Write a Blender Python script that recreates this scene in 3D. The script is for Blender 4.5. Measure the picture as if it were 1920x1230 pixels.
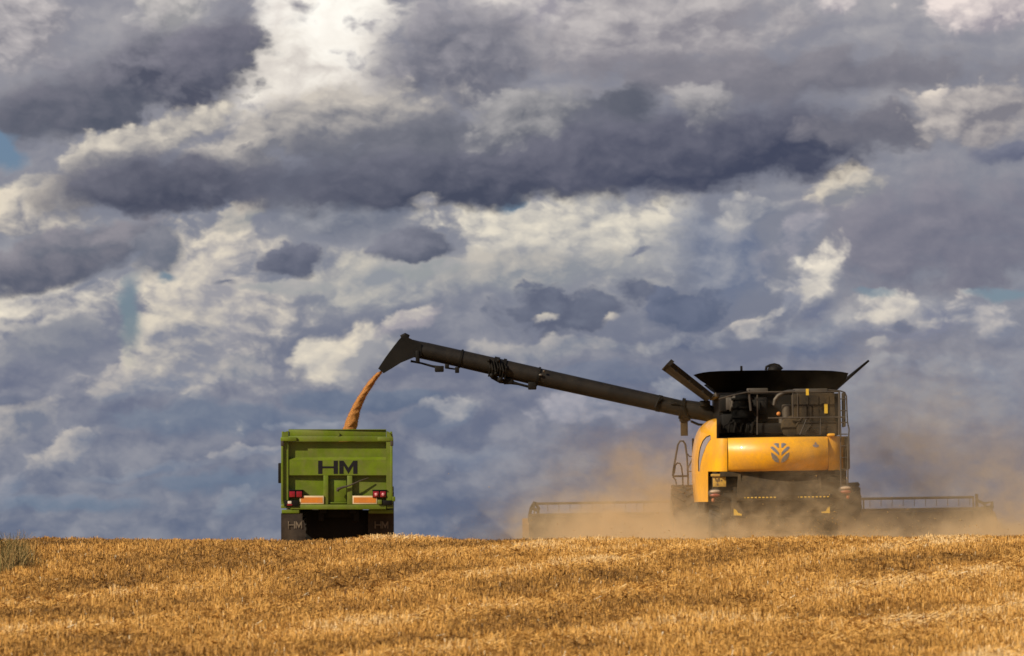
import bpy, bmesh, math, random
import numpy as np
from mathutils import Vector, Matrix, Euler, noise as mnoise
R = math.radians
random.seed(7); rng = np.random.default_rng(11)
for o in list(bpy.data.objects): bpy.data.objects.remove(o)
SC = bpy.context.scene
COL = SC.collection

# ------------------------------------------------------------------ camera
FPX = 8400.0                      # focal length in photo pixels (photo is 1920 wide)
cam_d = bpy.data.cameras.new('camera'); cam = bpy.data.objects.new('camera', cam_d); COL.objects.link(cam)
cam.location = (0, 0, 0); cam.rotation_euler = (R(90), 0, 0)
cam_d.sensor_width = 36; cam_d.lens = 36 * FPX / 1920; cam_d.shift_y = (1000 - 615) / 1920
cam_d.clip_start = 0.5; cam_d.clip_end = 20000
cam_d.dof.use_dof = True; cam_d.dof.focus_distance = 100; cam_d.dof.aperture_fstop = 3.6
SC.camera = cam
SC.view_settings.view_transform = 'Standard'; SC.view_settings.look = 'None'
SC.view_settings.exposure = 0; SC.view_settings.gamma = 1
SC.render.engine = 'CYCLES'
SC.cycles.max_bounces = 6; SC.cycles.diffuse_bounces = 3; SC.cycles.glossy_bounces = 3
SC.cycles.volume_bounces = 4; SC.cycles.transparent_max_bounces = 8
SC.cycles.volume_step_rate = 0.6; SC.cycles.volume_max_steps = 128
SC.cycles.sample_clamp_indirect = 4
SC.cycles.filter_width = 1.6

# ------------------------------------------------------------------ node helpers
def lin(c):
    def f(v):
        v /= 255.0
        return v / 12.92 if v <= 0.04045 else ((v + 0.055) / 1.055) ** 2.4
    return (f(c[0]), f(c[1]), f(c[2]), 1.0)

class NT:
    def __init__(s, tree): s.t = tree; s.n = tree.nodes; s.l = tree.links
    def new(s, typ, **kw):
        nd = s.n.new(typ)
        for k, v in kw.items(): setattr(nd, k, v)
        return nd
    def put(s, sock, v):
        if v is None: return
        if isinstance(v, bpy.types.NodeSocket): s.l.new(v, sock)
        else: sock.default_value = v
    def m(s, op, a, b=None, c=None, clamp=False):
        nd = s.new('ShaderNodeMath', operation=op); nd.use_clamp = clamp
        for i, v in enumerate((a, b, c)): s.put(nd.inputs[i], v)
        return nd.outputs[0]
    def v(s, op, a, b=None, scale=None):
        nd = s.new('ShaderNodeVectorMath', operation=op)
        s.put(nd.inputs[0], a); s.put(nd.inputs[1], b)
        if scale is not None: s.put(nd.inputs['Scale'], scale)
        return nd.outputs['Value'] if op in ('LENGTH', 'DOT_PRODUCT', 'DISTANCE') else nd.outputs['Vector']
    def noise(s, vec, scale, detail=4, rough=0.55, lac=2.0, dist=0.0):
        nd = s.new('ShaderNodeTexNoise'); s.put(nd.inputs['Vector'], vec)
        nd.inputs['Scale'].default_value = scale; nd.inputs['Detail'].default_value = detail
        nd.inputs['Roughness'].default_value = rough; nd.inputs['Lacunarity'].default_value = lac
        nd.inputs['Distortion'].default_value = dist
        return nd
    def mix(s, f, a, b, blend='MIX'):
        nd = s.new('ShaderNodeMix', data_type='RGBA', blend_type=blend)
        s.put(nd.inputs[0], f); s.put(nd.inputs[6], a); s.put(nd.inputs[7], b)
        return nd.outputs[2]
    def rng(s, val, a, b, c, d, kind='SMOOTHSTEP'):
        nd = s.new('ShaderNodeMapRange', interpolation_type=kind); nd.clamp = kind == 'LINEAR'
        for i, x in enumerate((val, a, b, c, d)): s.put(nd.inputs[i], x)
        return nd.outputs[0]
    def ramp(s, f, stops):
        nd = s.new('ShaderNodeValToRGB'); cr = nd.color_ramp
        while len(cr.elements) < len(stops): cr.elements.new(0.5)
        for e, (p, c) in zip(cr.elements, stops): e.position = p; e.color = c
        s.put(nd.inputs[0], f); return nd.outputs[0]

# ------------------------------------------------------------------ sun and sky
SUN_AZ, SUN_EL = 54.0, 35.0        # degrees left of "straight behind the camera", and up
s_dir = Vector((-math.sin(R(SUN_AZ)) * math.cos(R(SUN_EL)), -math.cos(R(SUN_AZ)) * math.cos(R(SUN_EL)), math.sin(R(SUN_EL))))
sun_d = bpy.data.lights.new('sun', 'SUN'); sun = bpy.data.objects.new('sun', sun_d); COL.objects.link(sun)
sun_d.energy = 4.6; sun_d.angle = R(0.5); sun_d.color = (1.0, 0.87, 0.68)
sun.rotation_euler = s_dir.to_track_quat('Z', 'Y').to_euler()

W = bpy.data.worlds.new('World'); SC.world = W; W.use_nodes = True
W.node_tree.nodes.clear(); N = NT(W.node_tree)
W.cycles.sampling_method = 'MANUAL'; W.cycles.sample_map_resolution = 256
SKY_STRENGTH = 0.1
out = N.new('ShaderNodeOutputWorld'); bg = N.new('ShaderNodeBackground'); bg.inputs[1].default_value = SKY_STRENGTH
tc = N.new('ShaderNodeTexCoord'); D = tc.outputs['Generated']
sky = N.new('ShaderNodeTexSky'); N.put(sky.inputs[0], D); sky.sky_type = 'NISHITA'; sky.sun_disc = False
sky.sun_elevation = R(SUN_EL); sky.sun_rotation = math.atan2(s_dir.x, s_dir.y)
sky.air_density = 1.0; sky.dust_density = 1.0; sky.ozone_density = 1.5
sep = N.new('ShaderNodeSeparateXYZ'); N.put(sep.inputs[0], D)
az = N.m('ARCTAN2', sep.outputs[0], sep.outputs[1]); el = N.m('ARCSINE', sep.outputs[2])
# sky coordinates: azimuth and elevation, in thousandths of the focal length (1 unit is about 6.8 degrees)
cU = N.m('MULTIPLY_ADD', az, FPX / 1000, 0.96); cV = N.m('MULTIPLY', el, FPX / 1000)
cmb = N.new('ShaderNodeCombineXYZ'); N.put(cmb.inputs[0], cU); N.put(cmb.inputs[1], cV)
P0 = cmb.outputs[0]
Pn = N.v('MULTIPLY', P0, (1.0, 1.5, 1.0))
w1 = N.noise(Pn, 3.2, 3, 0.5).outputs['Color']
w2 = N.noise(N.v('ADD', Pn, (5.3, 2.1, 0.7)), 11.0, 5, 0.62).outputs['Color']
d1 = N.v('SCALE', N.v('SUBTRACT', w1, (0.5, 0.5, 0.5)), scale=0.075)
d2 = N.v('SCALE', N.v('SUBTRACT', w2, (0.5, 0.5, 0.5)), scale=0.06)
PW = N.v('ADD', N.v('ADD', P0, d1), d2)                          # warped: cauliflower edges
# relief: the difference of cloud thickness towards the sun and here
Ld = (-0.026, 0.032, 0.0)
PnW = N.v('ADD', Pn, N.v('ADD', d1, N.v('SCALE', d2, scale=0.3)))
def billow(vec, scale, detail, rough):
    nd = N.new('ShaderNodeTexVoronoi', voronoi_dimensions='2D', feature='SMOOTH_F1')
    N.put(nd.inputs['Vector'], vec); nd.inputs['Scale'].default_value = scale; nd.inputs['Detail'].default_value = detail
    nd.inputs['Roughness'].default_value = rough; nd.inputs['Lacunarity'].default_value = 2.1; nd.inputs['Smoothness'].default_value = 0.6
    return nd.outputs['Distance']
PnV = N.v('ADD', PnW, N.v('SCALE', d2, scale=0.9))
bA = billow(PnV, 11.0, 3.0, 0.55); bB = billow(N.v('ADD', PnV, tuple(v * 0.7 for v in Ld)), 11.0, 3.0, 0.55)
nBil = N.m('SUBTRACT', 0.42, bA)                # rounded heads, for the outlines
nA = N.noise(PnW, 5.2, 6, 0.50).outputs['Fac']
nB = N.noise(N.v('ADD', PnW, Ld), 5.2, 6, 0.50).outputs['Fac']
nC = N.noise(PnW, 19.0, 4, 0.6).outputs['Fac']
nD = N.noise(N.v('ADD', PnW, tuple(v * 0.45 for v in Ld)), 19.0, 4, 0.6).outputs['Fac']
EMB = N.m('MULTIPLY_ADD', N.m('SUBTRACT', bB, bA), 0.22, N.m('MULTIPLY_ADD', N.m('SUBTRACT', nC, nD), 0.30, N.m('SUBTRACT', nA, nB)))
nS = N.m('MULTIPLY_ADD', nBil, 0.85, N.m('SUBTRACT', nA, 0.5))
nL = N.m('SUBTRACT', N.noise(N.v('ADD', Pn, (9.1, 4.4, 1.0)), 2.3, 3, 0.5).outputs['Fac'], 0.5)

def px(c): return lin(c)
# the unlit deck of cloud everything else lies on
elev = N.ramp(N.m('DIVIDE', cV, 1.1), [
    (0.00, px((101, 111, 135))), (0.10, px((102, 111, 135))), (0.25, px((113, 118, 139))),
    (0.45, px((133, 136, 150))), (0.70, px((138, 138, 150))), (1.00, px((150, 148, 158)))])
cur = N.mix(N.rng(N.m('MULTIPLY_ADD', EMB, 1.2, N.m('MULTIPLY_ADD', nL, 2.2, N.m('MULTIPLY', nS, 0.3))), -0.5, 0.7, 0, 1), N.mix(1.0, elev, (0.80, 0.82, 0.86, 1), 'MULTIPLY'),
            N.mix(0.30, elev, px((196, 190, 186))))
SKYC = N.mix(1.0, sky.outputs[0], (SKY_STRENGTH * 0.36, SKY_STRENGTH * 0.42, SKY_STRENGTH * 0.60, 1), 'MULTIPLY')   # seen through thin veil
def blob(x, y, rx, ry, light, dark, rot=0, soft=0.5, a=1.0, edge=0.55, grad=0.5, emb=2.2, tex=0.5, ldir=(-0.55, 0.83), low=False):
    """one cloud bank: centre and half axes in thousandths, lit towards ldir"""
    global cur
    mp = N.new('ShaderNodeMapping', vector_type='TEXTURE')
    seq = N.new('ShaderNodeVectorMath', operation='MULTIPLY_ADD')   # ties each bank to the one before, so the shader is compiled in that order
    N.put(seq.inputs[0], cur); seq.inputs[1].default_value = (1e-9,) * 3; N.put(seq.inputs[2], PW)
    N.put(mp.inputs['Vector'], seq.outputs[0])
    mp.inputs['Location'].default_value = (x / 1000, (1000 - y) / 1000, 0)
    mp.inputs['Rotation'].default_value = (0, 0, R(rot)); mp.inputs['Scale'].default_value = (rx / 1000, ry / 1000, 1)
    q = mp.outputs[0]
    d = N.m('MULTIPLY_ADD', nS, -edge, N.v('LENGTH', q))
    cr, sr = math.cos(R(-rot)), math.sin(R(-rot))
    lx, ly = ldir[0] * cr - ldir[1] * sr, ldir[0] * sr + ldir[1] * cr
    lit = N.v('DOT_PRODUCT', q, (lx, ly, 0))
    # heads towards the light are crisp, skirts melt away (flat bases the other way round)
    fmin = N.m('MINIMUM', 0.93, N.m('MULTIPLY_ADD', lit, (-0.45 if low else 0.36) * soft, 1 - 0.72 * soft))
    mask = N.rng(d, fmin, 1 + soft * 0.26, a, 0.0)
    t = N.m('MULTIPLY_ADD', lit, grad, N.m('MULTIPLY_ADD', EMB, emb, N.m('MULTIPLY_ADD', nS, tex * 0.7, 0.5)))
    c = N.mix(t, dark if isinstance(dark, bpy.types.NodeSocket) else px(dark), light if isinstance(light, bpy.types.NodeSocket) else px(light))
    cur = N.mix(mask, cur, c)
# --- far banks, low over the horizon
blob(1750, 760, 300, 80, (138, 142, 155), (108, 117, 140), 0, soft=0.8)
blob(330, 700, 200, 60, (178, 172, 170), (122, 128, 146), 8)
blob(420, 790, 330, 42, (118, 126, 144), (98, 109, 133), 0, soft=0.6)
blob(690, 752, 190, 26, (112, 121, 141), (92, 104, 129), 0, soft=0.4, edge=0.3)
blob(610, 800, 160, 18, (140, 144, 157), (112, 120, 141), 0, soft=0.7)
blob(1140, 775, 190, 42, (160, 158, 169), (112, 120, 141), 0, soft=0.6)
blob(1090, 715, 240, 30, (116, 122, 141), (96, 105, 129), 2, soft=0.6)
blob(1270, 740, 70, 34, (150, 152, 162), (106, 114, 136), 0, soft=0.5)
blob(830, 785, 80, 38, (166, 164, 168), (110, 119, 140), 10, soft=0.5)
blob(790, 795, 46, 34, (104, 113, 135), (96, 106, 130), 0, soft=0.6)
blob(880, 850, 120, 28, (140, 143, 155), (112, 120, 141), 0, soft=0.7)
blob(135, 838, 100, 34, (178, 172, 170), (118, 124, 142), 28, soft=0.45)
blob(50, 795, 100, 46, (176, 170, 168), (114, 120, 138), 20, soft=0.5)
blob(215, 735, 60, 36, (176, 170, 168), (120, 126, 144), 10, soft=0.5)
blob(25, 758, 70, 26, (112, 117, 136), (94, 101, 124), 0, soft=0.8, edge=0.9)
blob(470, 852, 100, 15, (168, 164, 166), (122, 128, 146), 6, soft=0.5)
blob(260, 880, 170, 13, (140, 143, 155), (112, 122, 143), 4, soft=0.7)
blob(10, 910, 70, 30, (146, 147, 158), (112, 122, 143), 10, soft=0.6)
blob(420, 905, 240, 26, (114, 124, 144), (100, 113, 136), 0, soft=0.7)
blob(130, 945, 190, 22, (124, 132, 150), (104, 118, 140), 0, soft=0.7)
blob(440, 945, 60, 34, (136, 140, 153), (108, 120, 141), 20, soft=0.7)
# --- middle banks
blob(410, 575, 190, 215, (220, 209, 193), (148, 147, 156), 18, soft=0.55, grad=0.5)
blob(330, 640, 130, 100, (210, 200, 186), (128, 131, 146), 0, soft=0.5)
blob(440, 690, 90, 40, (176, 170, 168), (124, 129, 144), 10, soft=0.5)
blob(1090, 450, 360, 120, (224, 215, 200), (156, 156, 161), -4, soft=0.45, grad=0.45)
blob(980, 520, 330, 60, (184, 178, 172), (134, 138, 148), 0, soft=0.7)
blob(1350, 480, 150, 120, (148, 150, 161), (104, 113, 137), 0, soft=0.6)
blob(90, 590, 175, 92, (226, 216, 201), (124, 127, 143), 8, soft=0.4, grad=0.6)
blob(110, 640, 130, 50, (140, 141, 150), (112, 117, 135), 8, soft=0.5)
blob(70, 400, 200, 75, (218, 207, 192), (130, 130, 140), 5, soft=0.4)
blob(160, 465, 230, 58, (136, 133, 143), (100, 104, 119), 14, soft=0.45)
blob(50, 518, 225, 42, (120, 119, 131), (88, 92, 109), 14, soft=0.7, low=True, edge=0.4)
blob(300, 470, 70, 60, (126, 127, 139), (100, 106, 122), 30, soft=0.5)
blob(244, 590, 30, 90, SKYC, SKYC, -8, soft=0.8, a=0.95, edge=0.5)
blob(318, 514, 26, 15, SKYC, SKYC, 0, soft=0.8, a=0.95)
blob(690, 530, 180, 70, (190, 184, 176), (138, 142, 152), 0, soft=0.7)
blob(640, 400, 170, 62, (146, 147, 156), (102, 108, 126), 0, soft=0.6)
blob(450, 395, 70, 30, (210, 199, 186), (140, 142, 147), 20, soft=0.4)
blob(1720, 430, 350, 155, (138, 135, 147), (102, 104, 122), 6, soft=0.8, tex=0.3, emb=1.0, low=True)
blob(1590, 360, 90, 46, (212, 201, 186), (132, 133, 142), 14, soft=0.45)
blob(1420, 400, 100, 34, (176, 173, 174), (112, 118, 137), 0)
blob(1500, 450, 70, 50, (160, 156, 165), (112, 118, 137), 30)
blob(1500, 545, 120, 60, (176, 173, 174), (126, 130, 148), 40, soft=0.8, edge=0.8)
blob(1530, 525, 95, 44, (230, 220, 206), (156, 155, 161), 60, soft=0.65, edge=0.8)
blob(1460, 562, 95, 26, (214, 205, 192), (134, 137, 152), 26, soft=0.5, edge=0.8)
blob(1420, 600, 46, 30, (190, 184, 180), (110, 117, 138), 10, soft=0.5, edge=0.9)
blob(1530, 640, 120, 60, (140, 143, 155), (100, 109, 134), 0, soft=0.6)
blob(1520, 580, 60, 34, (112, 118, 139), (92, 99, 126), 10, soft=0.8, edge=0.9)
blob(1730, 605, 190, 70, (166, 164, 168), (118, 123, 144), 0, soft=0.8, edge=0.6)
blob(1690, 590, 80, 56, (208, 200, 191), (136, 138, 152), 0, soft=0.7, edge=0.8)
blob(1700, 610, 34, 22, (112, 118, 138), (104, 111, 133), 0, soft=0.6)
blob(1850, 610, 120, 66, (194, 187, 184), (122, 127, 145), 0, soft=0.5, edge=0.8)
blob(1660, 640, 60, 26, (194, 187, 182), (118, 124, 143), 0, edge=0.9)
blob(1790, 690, 170, 40, (150, 152, 162), (110, 118, 140), 0, soft=0.7)
blob(1895, 545, 70, 20, SKYC, SKYC, 0, soft=0.7, a=0.95)
blob(1640, 545, 60, 10, SKYC, SKYC, 0, soft=0.8, a=0.7)
blob(1290, 580, 120, 66, (104, 111, 133), (86, 95, 119), 0, soft=0.35, edge=0.8)
blob(1390, 595, 40, 22, (196, 188, 182), (116, 122, 141), 20, soft=0.5, edge=0.9)
blob(1055, 590, 160, 66, (108, 113, 131), (86, 92, 113), 4, soft=0.35, edge=0.7)
blob(1185, 545, 44, 46, (108, 113, 131), (90, 96, 117), 30, soft=0.4, edge=0.8)
blob(1022, 602, 44, 14, (206, 197, 184), (134, 135, 146), 6, soft=0.5)
blob(1150, 603, 22, 17, (190, 182, 174), (116, 120, 138), 0, soft=0.5)
blob(1060, 657, 260, 24, (168, 164, 165), (118, 124, 141), 2, soft=0.6)
blob(1300, 640, 120, 30, (150, 151, 160), (94, 102, 126), 6, soft=0.5)
blob(660, 674, 135, 68, (218, 207, 191), (150, 150, 157), 8, soft=0.6, edge=0.4, grad=0.55)
blob(600, 660, 60, 48, (224, 213, 196), (176, 172, 170), 20, soft=0.6, edge=0.4)
blob(770, 606, 84, 23, (214, 205, 192), (152, 148, 158), 28, soft=0.45)
blob(533, 490, 84, 40, (118, 120, 136), (86, 91, 110), 8, soft=0.34, edge=0.65, grad=0.5, emb=1.4)
blob(440, 522, 30, 12, (124, 126, 142), (104, 109, 128), 0, soft=0.7, edge=0.9)
blob(787, 470, 115, 44, (126, 127, 141), (86, 91, 109), 0, soft=0.34, edge=0.55, grad=0.5, emb=1.4)
blob(540, 532, 100, 16, (168, 165, 166), (146, 149, 154), 0, soft=0.5, edge=0.3)
blob(795, 512, 120, 18, (166, 163, 166), (144, 148, 153), 0, soft=0.5, edge=0.3)
blob(1190, 478, 40, 8, (140, 141, 152), (116, 120, 138), 14, soft=0.8)
# --- near banks, high up
blob(962, 378, 36, 17, SKYC, SKYC, 0, soft=0.7, a=1.0)
blob(1200, 60, 440, 130, (184, 178, 180), (134, 131, 141), 0, soft=0.6)
blob(600, 120, 240, 190, (250, 243, 234), (190, 183, 181), 35, soft=0.5, grad=0.3, emb=1.0)
blob(640, 60, 140, 120, (255, 252, 247), (232, 225, 219), 25, soft=0.8, grad=0.2, emb=0.8)
blob(520, 30, 60, 60, (252, 247, 241), (214, 207, 204), 0, soft=0.8, grad=0.3)
blob(330, 20, 110, 70, (214, 207, 204), (146, 145, 150), 0, soft=0.5)
blob(1010, 10, 120, 66, (214, 207, 204), (150, 146, 157), 0, soft=0.6)
blob(1560, 15, 60, 26, (220, 210, 208), (150, 145, 156), 0, soft=0.6)
blob(1870, 20, 170, 70, (228, 215, 212), (150, 144, 155), 0, soft=0.5)
blob(30, 70, 150, 120, (198, 191, 192), (134, 132, 142), 0, soft=0.6)
blob(860, 118, 235, 125, (150, 147, 156), (98, 100, 115), 0, soft=0.55, emb=1.6, edge=0.6, grad=0.6)
blob(1500, 150, 540, 72, (134, 131, 141), (108, 108, 121), 0, soft=0.6, emb=1.2)
blob(285, 130, 285, 130, (136, 134, 146), (76, 79, 96), 16, soft=0.6, grad=0.65, emb=1.6, edge=0.55, low=True)
blob(400, 85, 140, 80, (122, 120, 134), (88, 90, 106), 26, soft=0.7, emb=1.4, edge=0.6, low=True)
blob(120, 212, 240, 72, (118, 117, 130), (78, 83, 99), 10, soft=0.7, emb=1.0, low=True, edge=0.4)
blob(558, 15, 34, 26, (160, 156, 163), (122, 121, 134), 0, soft=0.8, edge=1.0)
blob(600, 235, 330, 80, (196, 188, 181), (116, 117, 128), 14, soft=0.5, grad=0.6, emb=1.8)
blob(270, 270, 230, 52, (208, 199, 188), (126, 126, 135), 20, soft=0.4, grad=0.45)
blob(880, 285, 500, 105, (114, 115, 127), (80, 85, 101), 6, soft=0.5, grad=0.6, emb=1.2)
blob(12, 298, 62, 44, SKYC, SKYC, 0, soft=0.6, a=1.0)
blob(60, 345, 50, 24, (214, 205, 192), (130, 130, 140), 20, soft=0.45, edge=0.8)
blob(290, 342, 285, 64, (112, 112, 126), (70, 74, 92), 4, soft=0.55, grad=0.6, emb=0.9, tex=0.4, edge=0.35, low=True)
blob(790, 330, 450, 72, (108, 109, 124), (67, 72, 91), 3, soft=0.55, grad=0.6, emb=0.8, tex=0.4, edge=0.28, low=True)
blob(1270, 278, 450, 98, (112, 112, 127), (64, 69, 90), 4, soft=0.55, grad=0.65, emb=0.8, tex=0.4, edge=0.28, low=True)
blob(1640, 255, 180, 52, (122, 120, 131), (92, 94, 109), 4, soft=0.6, emb=0.8)
blob(975, 215, 150, 64, (164, 161, 164), (106, 108, 119), 0, soft=0.4, emb=1.8)
blob(1190, 200, 75, 52, (100, 102, 115), (84, 88, 103), 0, soft=0.6, emb=0.8)
blob(1310, 207, 90, 54, (168, 164, 167), (108, 109, 121), 0, soft=0.4, emb=1.8)
blob(1830, 220, 155, 78, (188, 180, 177), (122, 120, 130), 0, soft=0.4)
blob(1755, 185, 44, 16, (216, 205, 196), (156, 151, 156), 20)
blob(1910, 296, 110, 24, (112, 115, 134), (90, 95, 118), 0, soft=0.9)
blob(795, 380, 40, 24, (204, 195, 184), (140, 140, 150), 0, soft=0.8)
# --- beyond what the picture sees the deck is dimmed overhead and behind to lower the ambient light, and breaks up over clear sky
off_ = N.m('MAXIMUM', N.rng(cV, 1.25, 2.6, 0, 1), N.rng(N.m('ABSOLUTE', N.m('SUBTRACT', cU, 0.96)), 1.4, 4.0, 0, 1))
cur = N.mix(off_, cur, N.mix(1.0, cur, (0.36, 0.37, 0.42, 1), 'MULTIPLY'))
hole = N.m('MULTIPLY', N.rng(N.noise(D, 2.1, 5, 0.55).outputs['Fac'], 0.42, 0.56, 0, 1), N.rng(cV, 1.6, 3.0, 0, 0.55))
cur = N.mix(hole, cur, N.mix(1.0, sky.outputs[0], (SKY_STRENGTH,) * 3 + (1,), 'MULTIPLY'))
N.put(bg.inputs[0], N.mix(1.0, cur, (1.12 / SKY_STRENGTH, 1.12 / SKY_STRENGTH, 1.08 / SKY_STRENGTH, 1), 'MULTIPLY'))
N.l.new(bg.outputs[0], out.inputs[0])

# ------------------------------------------------------------------ materials
MATS = {}
def mat(name, col, rough=0.6, metal=0.0, var=0.12, vscale=3.0, bump=0.0, bscale=30.0, dust=0.0, dustcol=(0.30, 0.20, 0.10), spec=0.5, coat=0.0):
    if name in MATS: return MATS[name]
    m = bpy.data.materials.new(name); m.use_nodes = True; n = NT(m.node_tree)
    b = n.n['Principled BSDF']; t = n.new('ShaderNodeTexCoord').outputs['Object']
    base = (col[0], col[1], col[2], 1)
    f = n.noise(t, vscale, 5, 0.6).outputs['Fac']
    c = n.mix(n.rng(f, 0.3, 0.7, 0, 1), tuple(v * (1 - var) for v in col) + (1,), tuple(min(1, v * (1 + var)) for v in col) + (1,))
    if dust > 0:
        g = n.noise(n.v('MULTIPLY', t, (1, 1, 0.6)), 2.3, 6, 0.68).outputs['Fac']
        g2 = n.noise(t, 17.0, 4, 0.7).outputs['Fac']
        k = n.m('MULTIPLY', n.rng(n.m('MULTIPLY_ADD', g2, 0.35, g), 0.52, 0.85, 0, 1), dust)
        c = n.mix(k, c, dustcol + (1,))
        n.put(b.inputs['Roughness'], n.m('MULTIPLY_ADD', k, 0.3, rough, clamp=True))
    else:
        n.put(b.inputs['Roughness'], n.rng(n.noise(t, 9.0, 4, 0.6).outputs['Fac'], 0.3, 0.7, max(0.02, rough - 0.08), min(1, rough + 0.08)))
    n.put(b.inputs['Base Color'], c)
    b.inputs['Metallic'].default_value = metal; b.inputs['Specular IOR Level'].default_value = spec
    b.inputs['Coat Weight'].default_value = coat
    if bump > 0:
        bp = n.new('ShaderNodeBump'); bp.inputs['Strength'].default_value = bump; bp.inputs['Distance'].default_value = 0.02
        n.put(bp.inputs['Height'], n.noise(t, bscale, 4, 0.6).outputs['Fac']); n.put(b.inputs['Normal'], bp.outputs[0])
    MATS[name] = m; return m

GREEN = mat('green_paint', (0.132, 0.195, 0.006), 0.38, var=0.16, dust=0.42, dustcol=(0.17, 0.15, 0.055))
YELLOW = mat('yellow_paint', (0.95, 0.455, 0.010), 0.30, var=0.06, dust=0.45, dustcol=(0.50, 0.24, 0.06), coat=0.5)
BLACK = mat('black_paint', (0.007, 0.006, 0.005), 0.65, var=0.3, dust=0.15, dustcol=(0.028, 0.021, 0.012), spec=0.2)
AUGERM = mat('black_auger_paint', (0.010, 0.008, 0.006), 0.5, var=0.3, dust=0.45, dustcol=(0.026, 0.019, 0.011), spec=0.35)
TANKM = mat('black_tank_sheet', (0.003, 0.0028, 0.0025), 0.8, var=0.3, spec=0.08)
DUSTYB = mat('dusty_black', (0.028, 0.022, 0.016), 0.85, var=0.3, dust=0.6, dustcol=(0.11, 0.076, 0.038), bump=0.3, spec=0.2)
RUBBER = mat('rubber', (0.02, 0.019, 0.018), 0.8, var=0.25, dust=0.5, dustcol=(0.10, 0.08, 0.05), bump=0.3)
FLAP = mat('mudflap_rubber', (0.040, 0.031, 0.025), 0.9, var=0.25, dust=0.6, dustcol=(0.085, 0.064, 0.046), spec=0.2)
METAL = mat('grey_metal', (0.10, 0.088, 0.075), 0.5, 0.5, var=0.2, dust=0.5, dustcol=(0.12, 0.09, 0.055))
RAIL = mat('dark_rail_paint', (0.035, 0.029, 0.024), 0.6, var=0.2, dust=0.4, dustcol=(0.12, 0.085, 0.05))
SILVER = mat('silver_badge', (0.34, 0.34, 0.36), 0.30, 0.6, var=0.05)
GREYD = mat('grey_decal', (0.27, 0.25, 0.28), 0.6, var=0.1, dust=0.5, dustcol=(0.38, 0.22, 0.08))
LETTER = mat('dark_lettering', (0.012, 0.010, 0.014), 0.7, spec=0.2)
PALE = mat('pale_lettering', (0.21, 0.165, 0.12), 0.9, dust=0.8, dustcol=(0.09, 0.07, 0.05), spec=0.1)
REDL = mat('red_lens', (0.28, 0.012, 0.02), 0.2, coat=0.6)
PINKL = mat('pink_lens', (0.70, 0.30, 0.32), 0.2, coat=0.6)
ORANGE = mat('orange_board', (0.72, 0.23, 0.02), 0.5, var=0.12, dust=0.3)
WHITE = mat('white_border', (0.74, 0.58, 0.36), 0.5, var=0.08)
CLEAR = mat('white_lens', (0.80, 0.72, 0.6), 0.15, coat=0.6)
DECALY = mat('yellow_decal', (0.75, 0.48, 0.04), 0.5, var=0.15)
GLASS = mat('tinted_glass', (0.03, 0.035, 0.04), 0.08, spec=0.8)
HUB = mat('yellow_rim', (0.55, 0.28, 0.02), 0.5, dust=0.5)
GRAIN = mat('grain_kernels', (0.40, 0.170, 0.038), 0.85, var=0.3, vscale=40, bump=0.35, bscale=60)

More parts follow.
